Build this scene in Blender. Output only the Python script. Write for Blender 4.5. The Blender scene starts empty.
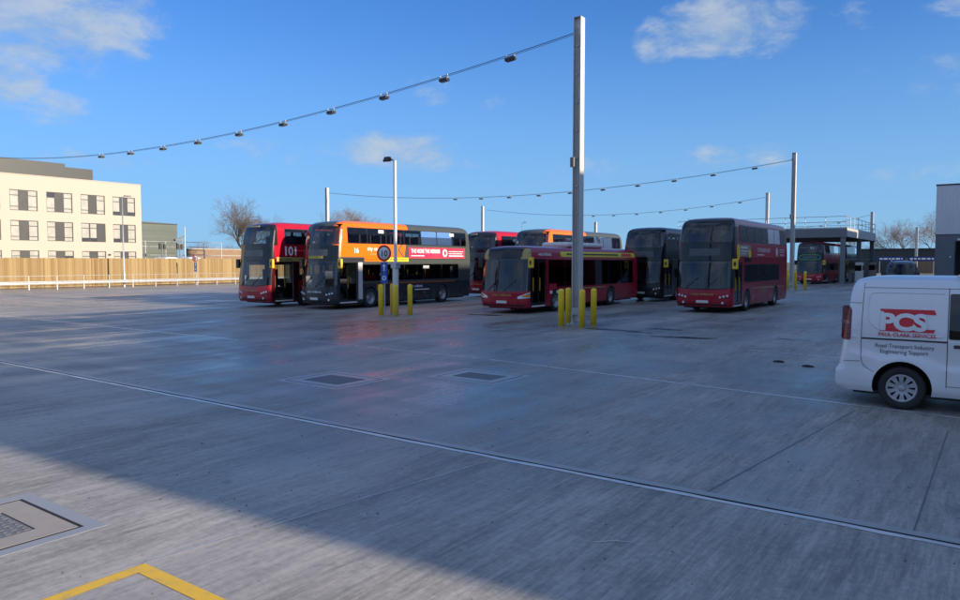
import bpy, bmesh, math, random
from mathutils import Vector, Matrix, Quaternion
from math import sin, cos, pi, radians, sqrt, atan2, tan

random.seed(7)
scene = bpy.context.scene
C = scene.collection
GRID = radians(-35.8)                      # the yard's own grid, turned against the view
EU = Vector((cos(GRID), sin(GRID), 0)); EV = Vector((-sin(GRID), cos(GRID), 0))
def W(u, v, z=0.0):
    p = EU*u + EV*v
    return Vector((p.x, p.y, z))

# ------------------------------------------------------------------ helpers
def link(o, parent=None):
    C.objects.link(o)
    if parent is not None: o.parent = parent
    return o
def tag(o, label=None, cat=None, group=None, kind=None):
    if label: o['label'] = label
    if cat: o['category'] = cat
    if group: o['group'] = group
    if kind: o['kind'] = kind
    return o
def thing(name, label, cat, loc=(0,0,0), rz=0.0, group=None):
    o = bpy.data.objects.new(name, None); o.empty_display_size = 0.3
    link(o); o.location = loc; o.rotation_euler = (0,0,rz)
    return tag(o, label, cat, group)

class MB:
    """collects geometry for ONE mesh object"""
    def __init__(s): s.v=[]; s.f=[]; s.m=[]; s.sm=[]
    def add(s, vs, fs, m=0, smooth=False):
        b=len(s.v); s.v += [tuple(p) for p in vs]
        for f in fs:
            s.f.append([b+i for i in f]); s.m.append(m); s.sm.append(smooth)
        return s
    def box(s, x0,y0,z0,x1,y1,z1, m=0, M=None):
        vs=[Vector(p) for p in ((x0,y0,z0),(x1,y0,z0),(x1,y1,z0),(x0,y1,z0),(x0,y0,z1),(x1,y0,z1),(x1,y1,z1),(x0,y1,z1))]
        if M is not None: vs=[M@p for p in vs]
        return s.add(vs, [(3,2,1,0),(4,5,6,7),(0,1,5,4),(1,2,6,5),(2,3,7,6),(3,0,4,7)], m)
    def bbox(s, x0,y0,z0,x1,y1,z1, b=0.02, m=0, M=None):
        """bevelled box"""
        bm=bmesh.new(); bmesh.ops.create_cube(bm,size=1)
        for p in bm.verts: p.co=Vector(((x0+x1)/2+p.co.x*(x1-x0),(y0+y1)/2+p.co.y*(y1-y0),(z0+z1)/2+p.co.z*(z1-z0)))
        bmesh.ops.bevel(bm,geom=bm.edges[:],offset=b,segments=2,profile=.5,affect='EDGES')
        if M is not None: bm.transform(M)
        bm.verts.index_update()
        s.add([p.co.copy() for p in bm.verts],[[q.index for q in f.verts] for f in bm.faces],m); bm.free(); return s
    def tube(s, p0,p1,r0,r1=None,n=8,m=0,caps=True,smooth=True):
        p0=Vector(p0);p1=Vector(p1); r1=r0 if r1 is None else r1
        d=(p1-p0)
        if d.length<1e-6: return s
        d.normalize(); a=Vector((0,0,1)) if abs(d.z)<.9 else Vector((1,0,0))
        e=d.cross(a).normalized(); g=d.cross(e)
        vs=[];
        for p,r in((p0,r0),(p1,r1)):
            for i in range(n):
                t=2*pi*i/n; vs.append(p+e*(cos(t)*r)+g*(sin(t)*r))
        s.add(vs,[(i,i+n,(i+1)%n+n,(i+1)%n) for i in range(n)],m,smooth)
        if caps:
            s.add(vs[:n],[tuple(range(n))],m); s.add(vs[n:],[tuple(reversed(range(n)))],m)
        return s
    def path(s, pts, r, n=6, m=0):
        for a,b in zip(pts[:-1],pts[1:]): s.tube(a,b,r,r,n,m)
        return s
    def lathe(s, prof, n=24, axis='z', c=(0,0,0), m=0, smooth=True):
        """prof: list of (radius, height along axis)"""
        c=Vector(c); vs=[]
        for r,h in prof:
            for i in range(n):
                t=2*pi*i/n; a,b=r*cos(t),r*sin(t)
                vs.append(c+(Vector((a,b,h)) if axis=='z' else Vector((h,a,b)) if axis=='x' else Vector((b,h,a))))
        fs=[]
        for k in range(len(prof)-1):
            for i in range(n):
                j=(i+1)%n; fs.append((k*n+i,k*n+j,(k+1)*n+j,(k+1)*n+i))
        return s.add(vs,fs,m,smooth)
    def prism(s, poly, h0, h1, f, m=0):
        """poly in 2D, f(a,b,h)->3D"""
        n=len(poly); vs=[f(a,b,h0) for a,b in poly]+[f(a,b,h1) for a,b in poly]
        return s.add(vs,[tuple(reversed(range(n))),tuple(range(n,2*n))]+[(i,(i+1)%n,n+(i+1)%n,n+i) for i in range(n)],m)
    def mesh(s, name, mats):
        me=bpy.data.meshes.new(name); me.from_pydata(s.v,[],s.f)
        for m in mats: me.materials.append(m)
        me.polygons.foreach_set('material_index',s.m); me.polygons.foreach_set('use_smooth',s.sm)
        bm=bmesh.new(); bm.from_mesh(me); bmesh.ops.recalc_face_normals(bm,faces=bm.faces[:]); bm.to_mesh(me); bm.free()
        me.update(); return me
    def build(s, name, mats, parent=None, loc=None, rz=None):
        if not isinstance(mats,(list,tuple)): mats=[mats]
        o=bpy.data.objects.new(name,s.mesh(name,mats)); link(o,parent)
        if loc is not None: o.location=loc
        if rz is not None: o.rotation_euler=(0,0,rz)
        return o

# ------------------------------------------------------------------ materials
class NX:
    def __init__(s, nt): s.nt=nt; s.n=nt.nodes; s.l=nt.links
    def put(s, sock, v):
        if hasattr(v,'is_output'): s.l.new(v,sock)
        else: sock.default_value=v
    def m(s, op, a, b=None, c=None, clamp=False):
        n=s.n.new('ShaderNodeMath'); n.operation=op; n.use_clamp=clamp
        for i,x in enumerate((a,b,c)):
            if x is not None: s.put(n.inputs[i],x)
        return n.outputs[0]
    def gt(s,a,b): return s.m('GREATER_THAN',a,b)
    def lt(s,a,b): return s.m('LESS_THAN',a,b)
    def mul(s,*a):
        r=a[0]
        for x in a[1:]: r=s.m('MULTIPLY',r,x)
        return r
    def add(s,*a):
        r=a[0]
        for x in a[1:]: r=s.m('ADD',r,x)
        return r
    def sub(s,a,b): return s.m('SUBTRACT',a,b)
    def smooth(s,x,a,b,lo=0.0,hi=1.0):
        n=s.n.new('ShaderNodeMapRange'); n.interpolation_type='SMOOTHSTEP'
        s.put(n.inputs[0],x); n.inputs[1].default_value=a; n.inputs[2].default_value=b; n.inputs[3].default_value=lo; n.inputs[4].default_value=hi
        return n.outputs[0]
    def mix(s,f,a,b):
        n=s.n.new('ShaderNodeMix'); n.data_type='RGBA'
        s.put(n.inputs[0],f)
        for k,x in((6,a),(7,b)):
            s.put(n.inputs[k], x if hasattr(x,'is_output') else (*x,1.0) if len(x)==3 else x)
        return n.outputs[2]
    def coords(s, kind='Object', scale=(1,1,1), rot=(0,0,0), loc=(0,0,0)):
        t=s.n.new('ShaderNodeTexCoord'); mp=s.n.new('ShaderNodeMapping')
        s.l.new(t.outputs[kind],mp.inputs[0]); mp.inputs['Scale'].default_value=scale; mp.inputs['Rotation'].default_value=rot; mp.inputs['Location'].default_value=loc
        return mp.outputs[0]
    def noise(s, vec, scale=1.0, detail=4.0, rough=.55, dist=0.0):
        n=s.n.new('ShaderNodeTexNoise'); s.l.new(vec,n.inputs['Vector'])
        n.inputs['Scale'].default_value=scale; n.inputs['Detail'].default_value=detail; n.inputs['Roughness'].default_value=rough; n.inputs['Distortion'].default_value=dist
        return n.outputs[0]
    def bump(s, h, strength=.3, dist=.02):
        n=s.n.new('ShaderNodeBump'); s.put(n.inputs['Height'],h); n.inputs['Strength'].default_value=strength; n.inputs['Distance'].default_value=dist
        return n.outputs[0]

def new_mat(name):
    m=bpy.data.materials.new(name); m.use_nodes=True; nt=m.node_tree
    x=NX(nt); b=nt.nodes['Principled BSDF']
    return m,x,b
def mat(name, col, rough=.5, metal=0.0, var=.15, scale=2.0, bump=0.0, bscale=60.0, coat=0.0, dirt=0.0):
    m,x,b=new_mat(name)
    v=x.coords('Object'); nz=x.noise(v,scale,5,.6)
    lo=tuple(c*(1-var) for c in col); hi=tuple(min(1,c*(1+var)) for c in col)
    c=x.mix(nz,lo,hi)
    if dirt:
        d=x.smooth(x.noise(v,scale*4,6,.7),.5,.75,0,dirt); c=x.mix(d,c,(.12,.10,.08))
    x.put(b.inputs['Base Color'],c)
    x.put(b.inputs['Roughness'],x.smooth(nz,.2,.8,max(0,rough-.08),min(1,rough+.08)))
    b.inputs['Metallic'].default_value=metal
    if coat: b.inputs['Coat Weight'].default_value=coat; b.inputs['Coat Roughness'].default_value=.04
    if bump: x.put(b.inputs['Normal'],x.bump(x.noise(v,bscale,3),bump,.01))
    return m
def glass_mat(name, tint, ior=1.5, rough=.01):
    m=bpy.data.materials.new(name); m.use_nodes=True; nt=m.node_tree; nt.nodes.clear(); x=NX(nt)
    out=nt.nodes.new('ShaderNodeOutputMaterial'); mx=nt.nodes.new('ShaderNodeMixShader')
    tr=nt.nodes.new('ShaderNodeBsdfTransparent'); tr.inputs[0].default_value=(*tint,1)
    gl=nt.nodes.new('ShaderNodeBsdfGlossy'); gl.inputs['Roughness'].default_value=rough; gl.inputs[0].default_value=(.95,.97,1,1)
    fr=nt.nodes.new('ShaderNodeFresnel'); fr.inputs[0].default_value=ior
    nz=x.noise(x.coords('Object'),1.3,2,.5); x.put(fr.inputs['Normal'],x.bump(nz,.12,.02))
    nt.links.new(fr.outputs[0],mx.inputs[0]); nt.links.new(tr.outputs[0],mx.inputs[1]); nt.links.new(gl.outputs[0],mx.inputs[2]); nt.links.new(mx.outputs[0],out.inputs[0])
    return m

M={}
M['black']=mat('black gloss trim',(.010,.010,.012),.25,var=.3)
M['rubber']=mat('rubber',(.018,.018,.019),.75,var=.3,scale=8)
M['dark']=mat('dark grey plastic',(.035,.036,.04),.55)
M['interior']=mat('bus interior lining',(.16,.16,.165),.75)
M['seat']=mat('seat moquette',(.09,.07,.14),.85,var=.5,scale=14)
M['handrail']=mat('yellow handrail',(.55,.36,.02),.45)
M['screen']=glass_mat('windscreen glass',(.76,.82,.84),1.62)
M['glass']=glass_mat('bus glass',(.46,.50,.52),1.45)
M['tint']=glass_mat('tinted bus glass',(.14,.16,.17),1.45)
M['vanglass']=glass_mat('van glass',(.12,.14,.15),1.55)
M['lamp']=mat('lamp lens',(.75,.78,.8),.12,var=.1,coat=.6)
M['amber']=mat('amber lens',(.75,.25,.03),.2,var=.1,coat=.5)
M['redlens']=mat('red tail lens',(.13,.004,.006),.25,var=.3)
M['redlens2']=mat('clear band of the tail lamp',(.30,.10,.10),.25,var=.3)
M['white']=mat('white lettering',(.82,.82,.80),.5,var=.05)
M['plate']=mat('white plate',(.7,.7,.66),.5,var=.05)
M['yellow']=mat('yellow paint',(.97,.64,.02),.42,var=.10,scale=5,dirt=.22)
M['signyellow']=mat('yellow vinyl',(.80,.62,.02),.45,var=.06)
M['mirroryellow']=mat('yellow mirror shell',(.80,.52,.03),.4,var=.08)
M['gold']=mat('gold vinyl',(.42,.33,.10),.45,var=.12)
M['beige']=mat('beige vinyl',(.30,.24,.17),.45,var=.2,scale=5)
M['adred']=mat('red advert vinyl',(.74,.028,.075),.4,var=.08)
M['adrose']=mat('dark red advert vinyl',(.42,.012,.03),.4,var=.1)
M['ink']=mat('dark ink',(.03,.028,.03),.6,var=.1)
M['galv']=mat('galvanised steel',(.46,.47,.47),.42,.65,var=.16,scale=6,bump=.08,bscale=14)
M['galvpaint']=mat('weathered zinc column',(.62,.60,.56),.5,.25,var=.14,scale=3,dirt=.15)
M['steel']=mat('grey painted steel',(.16,.17,.18),.5,.2,var=.15,scale=3,dirt=.2)
M['hub']=mat('wheel rim grey',(.30,.30,.31),.38,.5,var=.2,scale=10,dirt=.4)
M['blind']=mat('blank display blind',(.075,.08,.088),.3,var=.15)
M['display']=mat('unlit display',(.006,.008,.011),.06,var=.2)
M['amberled']=mat('amber display strip',(.46,.34,.03),.5,var=.1)

# --- concrete yard: broom finish along the grid, damp patches
def concrete(name):
    m,x,b=new_mat(name)
    C_=lambda sc,loc=(0,0,0),rot=0: x.coords('Object',(sc[0],sc[1],1),rot=(0,0,rot),loc=loc)
    big=x.noise(C_((.10,.035)),1,4,.55,.3)
    mid=x.noise(C_((.9,.14),(4,9,0)),1,6,.62)
    fine=x.noise(C_((7,.9)),1,6,.66)
    comb=x.noise(C_((24,1.7)),1,5,.64)
    broom=x.noise(C_((70,4.5)),1,4,.6)
    clot=x.noise(x.coords('Object'),14,6,.7)
    grit=x.noise(x.coords('Object'),130,3,.75)
    tyre=x.noise(C_((.10,1.1),(0,0,0),.14),1,6,.62)
    blot=x.noise(x.coords('Object',loc=(3,1,0)),.55,6,.62)
    drip=x.noise(x.coords('Object',(1,.6,1),loc=(1,8,0)),1.9,3,.55)
    patch_=x.noise(C_((.50,.17),(7,3,0)),1,7,.64,.5)
    tone=x.add(x.mul(mid,.34),x.mul(fine,.26),x.mul(comb,.24),x.mul(broom,.14),x.mul(clot,.22),x.mul(grit,.22),x.mul(tyre,.12),x.mul(blot,.14))
    base=x.mix(x.smooth(tone,.68,1.02),(.17,.156,.134),(.55,.508,.45))
    base=x.mix(x.smooth(blot,.60,.74,0,.40),base,(.09,.085,.08))
    base=x.mix(x.smooth(drip,.68,.76,0,.45),base,(.07,.067,.064))
    wet=x.smooth(x.add(x.mul(big,.34),x.mul(mid,.22),x.mul(tyre,.16),x.mul(patch_,.46)),.52,.70)
    sx=x.n.new('ShaderNodeSeparateXYZ'); t=x.n.new('ShaderNodeTexCoord'); x.l.new(t.outputs['Object'],sx.inputs[0])
    drier=x.smooth(sx.outputs[1],3.0,10.0,.30,1.0)      # wetness fades towards the near edge of the yard
    wet=x.mul(wet,drier)
    x.put(b.inputs['Base Color'],x.mix(wet,base,x.mix(.62,base,(.080,.079,.078))))
    dryrough=x.add(.46,x.mul(fine,.22),x.mul(clot,.12))
    rw=x.add(.0,x.mul(fine,.22),x.mul(comb,.20),x.mul(grit,.06))
    r=x.n.new('ShaderNodeMix'); r.data_type='FLOAT'; x.put(r.inputs[0],wet); x.put(r.inputs[2],dryrough); x.put(r.inputs[3],rw)
    x.put(b.inputs['Roughness'],r.outputs[0])
    hgt=x.add(x.mul(broom,.4),x.mul(comb,.7),x.mul(grit,.35),x.mul(clot,.5),x.mul(fine,.6))
    bs=x.n.new('ShaderNodeBump'); x.put(bs.inputs['Height'],hgt); bs.inputs['Distance'].default_value=.006
    x.put(bs.inputs['Strength'],x.add(.27,x.mul(wet,-.13)))
    x.put(b.inputs['Normal'],bs.outputs[0])
    return m
M['concrete']=concrete('broomed concrete')
M['nosing']=mat('pale concrete nosing',(.36,.345,.32),.42,var=.3,scale=4,bump=.2,bscale=80)
M['coveredge']=mat('pale cover edging',(.36,.35,.335),.34,var=.3,scale=4,bump=.2,bscale=80)
M['kerbedge']=mat('damp stone edging',(.27,.275,.28),.35,var=.25,scale=4,bump=.15,bscale=80)
M['joint']=mat('joint sealant',(.10,.10,.10),.35,var=.5,scale=3)
M['palejoint']=mat('pale edging and painted joint sheen',(.60,.58,.55),.28,var=.45,scale=2.5)
M['slot']=mat('drain slot',(.012,.012,.013),.8,var=.2)
M['iron']=mat('cast iron cover',(.15,.15,.15),.55,.0,var=.4,scale=9,bump=.15,bscale=60)
M['surround']=mat('cover surround concrete',(.33,.29,.24),.55,var=.25,scale=5,bump=.2,bscale=70)
M['stain']=mat('oil stain',(.020,.020,.022),.25,var=.3)
def worn(name, col, lo=.42, hi=.62, sc=6.0):
    m,x,b=new_mat(name); v=x.coords('Object'); nz=x.noise(v,sc,6,.7); g=x.noise(v,90,4,.7)
    k=x.smooth(x.add(x.mul(nz,.65),x.mul(g,.35)),lo,hi,0,.85)
    x.put(b.inputs['Base Color'],x.mix(k,col,(.24,.22,.19))); b.inputs['Roughness'].default_value=.6
    x.put(b.inputs['Normal'],x.bump(g,.25,.005)); return m
M['linepaint']=worn('worn yellow line paint',(.74,.45,.03),.50,.70)
M['bayline']=worn('faded yellow bay line',(.42,.30,.05),.36,.58,3.0)
M['whiteline']=worn('faded white line',(.55,.54,.5),.40,.62,3.0)
M['soil']=mat('rough grass verge',(.10,.10,.045),.95,var=.4,scale=.4,bump=.4,bscale=3)
M['cream']=mat('cream render',(.40,.362,.305),.75,var=.05,scale=.5,bump=.05,bscale=20)
M['slate']=mat('grey window panel',(.026,.03,.034),.5,var=.1)
M['pane']=mat('pale blind behind window',(.34,.34,.31),.25,var=.22,scale=1.4)
M['panedark']=mat('dark window glass',(.05,.055,.065),.08,var=.2)
def clad(name, col, n=4.0, depth=.35, axis=0, rough=.45):
    m,x,b=new_mat(name)
    t=x.n.new('ShaderNodeTexCoord'); s=x.n.new('ShaderNodeSeparateXYZ'); x.l.new(t.outputs['Object'],s.inputs[0])
    w=x.m('SINE',x.mul(s.outputs[axis],n*2*pi)); h=x.smooth(w,-.5,.5)
    nz=x.noise(x.coords('Object'),.7,5,.6)
    x.put(b.inputs['Base Color'],x.mix(nz,tuple(c*.85 for c in col),tuple(c*1.12 for c in col)))
    b.inputs['Roughness'].default_value=rough; b.inputs['Metallic'].default_value=.1
    x.put(b.inputs['Normal'],x.bump(h,depth,.03)); return m
M['cladlight']=clad('light grey profiled cladding',(.60,.61,.62),3.0)
M['claddark']=clad('dark grey flat cladding',(.13,.145,.165),1.0,.12)
M['plantgrey']=clad('plant room cladding',(.036,.042,.043),.6,.2)
M['shedgreen']=clad('grey green cladding',(.085,.105,.092),.55,.4,axis=2)
def boards(name):
    m,x,b=new_mat(name)
    t=x.n.new('ShaderNodeTexCoord'); s=x.n.new('ShaderNodeSeparateXYZ'); x.l.new(t.outputs['Object'],s.inputs[0])
    k=x.m('FLOOR',x.m('DIVIDE',s.outputs[1],.15))
    wn=x.n.new('ShaderNodeTexWhiteNoise'); wn.noise_dimensions='1D'; x.l.new(k,wn.inputs['W'])
    gr=x.noise(x.coords('Object',(8,26,1.2)),1,5,.6)
    tone=x.add(x.mul(wn.outputs[0],.62),x.mul(gr,.45))
    x.put(b.inputs['Base Color'],x.mix(x.smooth(tone,.1,1.0),(.18,.115,.042),(.30,.215,.095)))
    b.inputs['Roughness'].default_value=.75
    x.put(b.inputs['Normal'],x.bump(gr,.3,.01)); return m
M['timber']=boards('new softwood boards')
M['timberdark']=mat('brown timber post',(.20,.11,.05),.8,var=.3)
M['bark']=mat('grey brown bark',(.115,.092,.07),.9,var=.35,scale=3)
M['twig']=mat('bare twigs',(.15,.115,.085),.9,var=.35,scale=1)
M['twigred']=mat('reddish bare twigs',(.20,.115,.07),.9,var=.35,scale=1)
M['brick']=mat('brown brick',(.22,.15,.10),.85,var=.3,scale=1.2,bump=.3,bscale=8)
M['blue']=mat('blue sign vinyl',(.02,.10,.42),.4,var=.08)
M['navy']=mat('navy sign vinyl',(.012,.03,.16),.4,var=.08)
M['signred']=mat('red sign vinyl',(.62,.02,.02),.4,var=.05)
M['led']=mat('lamp glass cover',(.10,.11,.12),.15,var=.2)
M['cable']=mat('steel cable',(.05,.05,.055),.5,var=.2)
M['vanwhite']=mat('van white paint',(.70,.71,.73),.30,var=.03,scale=.8,coat=.6)
M['vandark']=mat('dark van paint',(.02,.022,.026),.3,var=.1,coat=.5)
M['logored']=mat('red logo vinyl',(.62,.015,.03),.4,var=.05)
M['greytext']=mat('grey lettering',(.13,.13,.16),.5,var=.05)
M['green']=mat('green surround',(.04,.40,.12),.4,var=.1)
M['cone']=mat('orange plastic',(.75,.14,.02),.5,var=.1)

# ------------------------------------------------------------------ shells (buses, vans)
def interp(tab, z):
    if z<=tab[0][0]: return tab[0][1]
    for (a,fa),(b,fb) in zip(tab[:-1],tab[1:]):
        if z<=b:
            k=(z-a)/(b-a); return fa+(fb-fa)*k
    return tab[-1][1]
class Shell:
    """a vehicle body lofted from plan outlines: x across, y rearwards from the nose, z up"""
    def __init__(s, w, L, front, rear, inset, rc, kb, rrc=.12, side=None, step=.6):
        s.w,s.L,s.fr,s.re,s.ins,s.rc,s.kb,s.rrc,s.side,s.step=w,L,front,rear,inset,rc,kb,rrc,side,step
        s.a0=w-rc; s.T1=s.a0+rc*pi/2
    def wz(s,z): return s.w-interp(s.ins,z)
    def yc(s,z): return interp(s.fr,z)+s.kb+s.rc           # where the side begins
    def at(s,t,z):
        """wrap coordinate: 0 at the middle of the nose, + to the nearside"""
        g=1 if t>=0 else -1; t=abs(t); wz=s.wz(z); a=wz-s.rc; yf=interp(s.fr,z)
        if t<=s.a0:
            k=t/s.a0; return Vector((g*k*a, yf+s.kb*k*k, z))
        if t<=s.T1:
            th=(t-s.a0)/s.rc; return Vector((g*(a+s.rc*sin(th)), yf+s.kb+s.rc*(1-cos(th)), z))
        y=s.yc(z)+t-s.T1
        return Vector((g*(wz+(s.side(y,z) if s.side else 0)), y, z))
    def sd(s,y,z,g=1):
        yc=s.yc(z); yb=s.L-interp(s.re,z)-s.rrc
        if y<yc:
            d=min(1,(yc-y)/s.rc); return Vector((g*(s.wz(z)-s.rc*(1-sqrt(max(0,1-d*d)))),y,z))
        if y>yb:
            d=min(1,(y-yb)/s.rrc); return Vector((g*(s.wz(z)-s.rrc*(1-sqrt(max(0,1-d*d)))),y,z))
        return Vector((g*(s.wz(z)+(s.side(y,z) if s.side else 0)),y,z))
    def back(s,x,z):
        return Vector((x, s.L-interp(s.re,z), z))
    def half(s,z):
        pts=[]
        for i in range(6): pts.append(s.at(s.a0*i/5,z))
        for i in range(1,6): pts.append(s.at(s.a0+s.rc*pi/2*i/6,z))
        y0=s.yc(z); yr=s.L-interp(s.re,z); y1=yr-s.rrc; n=max(2,int(round((s.L-1)/s.step)))
        for i in range(n+1): pts.append(s.sd(y0+(y1-y0)*i/n,z))
        wz=s.wz(z)
        for i in range(1,5):
            th=pi/2*i/4; pts.append(Vector((wz-s.rrc*(1-cos(th)), y1+s.rrc*sin(th), z)))
        pts.append(Vector((0,yr,z))); return pts
    def loft(s, zs, mb, m=0):
        rings=[]
        for z in zs:
            h=s.half(z); rings.append(h+[Vector((-p.x,p.y,p.z)) for p in reversed(h[1:-1])])
        n=len(rings[0]); vs=[p for r in rings for p in r]
        fs=[]
        for k in range(len(zs)-1):
            for i in range(n):
                j=(i+1)%n; fs.append((k*n+i,k*n+j,(k+1)*n+j,(k+1)*n+i))
        fs.append(tuple(range(n))); fs.append(tuple(range((len(zs)-1)*n,len(zs)*n)))
        mb.add(vs,fs,m,False)
def patch(mb, f, a0,a1, z0,z1, off=.008, na=8, nz=6, r=0.0, m=0, skirt=.02):
    """a panel lying on surface f(a,z), off metres proud, rounded corners r; z0,z1 numbers or functions of a"""
    F0=z0 if callable(z0) else (lambda a:z0); F1=z1 if callable(z1) else (lambda a:z1)
    al=[a0+(a1-a0)*i/na for i in range(na+1)]
    sg=1 if a1>a0 else -1
    if r>0:
        al+= [a0+sg*r*k for k in(.12,.4,.7,1)]+[a1-sg*r*k for k in(.12,.4,.7,1)]
        al=sorted(set(round(q,5) for q in al),reverse=sg<0)
    def P(a,z):
        e=.01; p=f(a,z); da=f(a+e,z)-f(a-e,z); dz=f(a,z+e)-f(a,z-e); n=da.cross(dz)
        if n.length<1e-9: n=Vector((0,0,1))
        n.normalize()
        cen=Vector((0,p.y if abs(p.x)>.3 else p.y+1.5,p.z))
        if n.dot(p-cen)<0: n=-n
        return p,n
    grid=[];base=[]
    for a in al:
        lo,hi=F0(a),F1(a)
        if r>0:
            d=min(abs(a-a0),abs(a1-a))
            if d<r:
                c=r-sqrt(max(0,r*r-(r-d)**2)); lo+=c; hi-=c
        col=[];bc=[]
        for k in range(nz+1):
            p,n=P(a,lo+(hi-lo)*k/nz); col.append(p+n*off); bc.append(p-n*skirt)
        grid.append(col);base.append(bc)
    A,K=len(al),nz+1
    vs=[p for c in grid for p in c]
    mb.add(vs,[(i*K+k,(i+1)*K+k,(i+1)*K+k+1,i*K+k+1) for i in range(A-1) for k in range(nz)],m,True)
    ring=[(i,0) for i in range(A)]+[(A-1,k) for k in range(1,K)]+[(i,K-1) for i in range(A-2,-1,-1)]+[(0,k) for k in range(K-2,0,-1)]
    rv=[grid[i][k] for i,k in ring]+[base[i][k] for i,k in ring]; q=len(ring)
    mb.add(rv,[(i,(i+1)%q,q+(i+1)%q,q+i) for i in range(q)],m)
    return mb
def strip(mb, f, pts, wd, off=.004, m=0, closed=False):
    """a thin line lying on surface f along (a,z) points"""
    if closed: pts=list(pts)+[pts[0]]
    for (a,b),(c,d) in zip(pts[:-1],pts[1:]):
        l=sqrt((c-a)**2+(d-b)**2)
        if l<1e-5: continue
        nx,nz=-(d-b)/l*wd/2,(c-a)/l*wd/2; n=max(1,int(l/.12))
        for i in range(n):
            k0,k1=i/n-.02/n,(i+1)/n+.02/n
            q=[]
            for k,sg in((k0,1),(k1,1),(k1,-1),(k0,-1)):
                A,Z=a+(c-a)*k+nx*sg,b+(d-b)*k+nz*sg
                e=.01; p=f(A,Z); nn=(f(A+e,Z)-f(A-e,Z)).cross(f(A,Z+e)-f(A,Z-e)).normalized()
                if nn.dot(p-Vector((0,p.y if abs(p.x)>.3 else p.y+1.5,p.z)))<0: nn=-nn
                q.append((p,nn))
            vs=[p+nn*off for p,nn in q]+[p-nn*.01 for p,nn in q]
            mb.add(vs,[(0,1,2,3),(0,1,5,4),(1,2,6,5),(2,3,7,6),(3,0,4,7)],m)
    return mb
def ribbon(mb, f, pts, wd, off=.004, m=0, soft=0):
    """one continuous bead on surface f along (a,z) points; soft rounds the corners"""
    pts=[Vector((a,b)) for a,b in pts]
    for _ in range(soft):
        q=[pts[0]]
        for a,b in zip(pts[:-1],pts[1:]): q+=[a*.75+b*.25,a*.25+b*.75]
        pts=q+[pts[-1]]
    fine=[pts[0]]
    for a,b in zip(pts[:-1],pts[1:]):
        n=max(1,int((b-a).length/.06)); fine+=[a+(b-a)*(i+1)/n for i in range(n)]
    L=[];Rr=[];e=.01
    def P(q,o):
        p=f(q.x,q.y); n=(f(q.x+e,q.y)-f(q.x-e,q.y)).cross(f(q.x,q.y+e)-f(q.x,q.y-e)).normalized()
        if n.dot(p-Vector((0,p.y,p.z)))<0: n=-n
        return p+n*o
    rows=[]
    for i,c in enumerate(fine):
        d=(fine[min(i+1,len(fine)-1)]-fine[max(i-1,0)]).normalized(); k=Vector((-d.y,d.x))*(wd/2)
        rows.append([P(c+k*1.3,-.006),P(c+k,off*.7),P(c,off),P(c-k,off*.7),P(c-k*1.3,-.006)])
    K=5; vs=[p for r in rows for p in r]
    mb.add(vs,[(i*K+j,(i+1)*K+j,(i+1)*K+j+1,i*K+j+1) for i in range(len(rows)-1) for j in range(K-1)],m,True)
    return mb
_tc={}
def text_geo(body, bold=0.0, align='LEFT', spacing=1.0):
    key=(body,bold,align,spacing)
    if key in _tc: return _tc[key]
    cu=bpy.data.curves.new('lettering','FONT'); cu.body=body; cu.size=1; cu.align_x=align; cu.offset=bold; cu.space_character=spacing; cu.resolution_u=4
    o=bpy.data.objects.new('lettering',cu); C.objects.link(o)
    dg=bpy.context.evaluated_depsgraph_get(); me=bpy.data.meshes.new_from_object(o.evaluated_get(dg))
    vs=[p.co.copy() for p in me.vertices]; fs=[list(p.vertices) for p in me.polygons]
    bpy.data.objects.remove(o); bpy.data.curves.remove(cu); bpy.data.meshes.remove(me)
    _tc[key]=(vs,fs); return vs,fs
def text_on(name, body, f3, size, mtl, parent, bold=0.0, align='LEFT', sx=1.0, spacing=1.0):
    """letters laid on a surface: f3(a,b) -> 3D point"""
    vs,fs=text_geo(body,bold,align,spacing)
    mb=MB(); mb.add([f3(p.x*size*sx,p.y*size) for p in vs],fs)
    me=bpy.data.meshes.new(name); me.from_pydata(mb.v,[],mb.f); me.materials.append(mtl)
    o=bpy.data.objects.new(name,me); link(o,parent); return o
def recolour(me, mats):
    while len(me.materials)<len(mats): me.materials.append(None)
    for i,m in enumerate(mats): me.materials[i]=m
def boolean(me, cutters):
    o=bpy.data.objects.new('shell',me); C.objects.link(o); tmp=[o]
    for c in cutters:
        k=bpy.data.objects.new('cut',c); C.objects.link(k); tmp.append(k)
        md=o.modifiers.new('b','BOOLEAN'); md.operation='DIFFERENCE'; md.solver='EXACT'; md.object=k
        try: md.material_mode='TRANSFER'
        except Exception: pass
    dg=bpy.context.evaluated_depsgraph_get(); dg.update()
    r=bpy.data.meshes.new_from_object(o.evaluated_get(dg))
    for k in tmp: bpy.data.objects.remove(k)
    return r

# ---- bus shells -------------------------------------------------------------
E4_F=[(.28,.07),(.5,.0),(.8,.0),(1.0,.02),(1.6,.07),(2.0,.12),(2.3,.17),(2.8,.21),(3.2,.25),(3.6,.32),(3.85,.38),(4.0,.44),(4.12,.54),(4.21,.72),(4.27,1.0),(4.3,1.35)]
E4_R=[(.28,.08),(.6,0),(2.5,.0),(3.4,.04),(3.9,.10),(4.1,.2),(4.2,.32),(4.27,.55),(4.3,.8)]
E4_I=[(.28,.04),(.45,0),(2.6,0),(3.0,.015),(3.4,.035),(3.85,.07),(4.0,.095),(4.12,.15),(4.21,.25),(4.27,.42),(4.3,.66)]
DZ=[.28,.38,.5,.65,.8,1.0,1.3,1.6,1.9,2.1,2.3,2.55,2.8,3.0,3.2,3.4,3.6,3.85,3.93,4.0,4.06,4.12,4.17,4.21,4.245,4.27,4.29,4.3]
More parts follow.
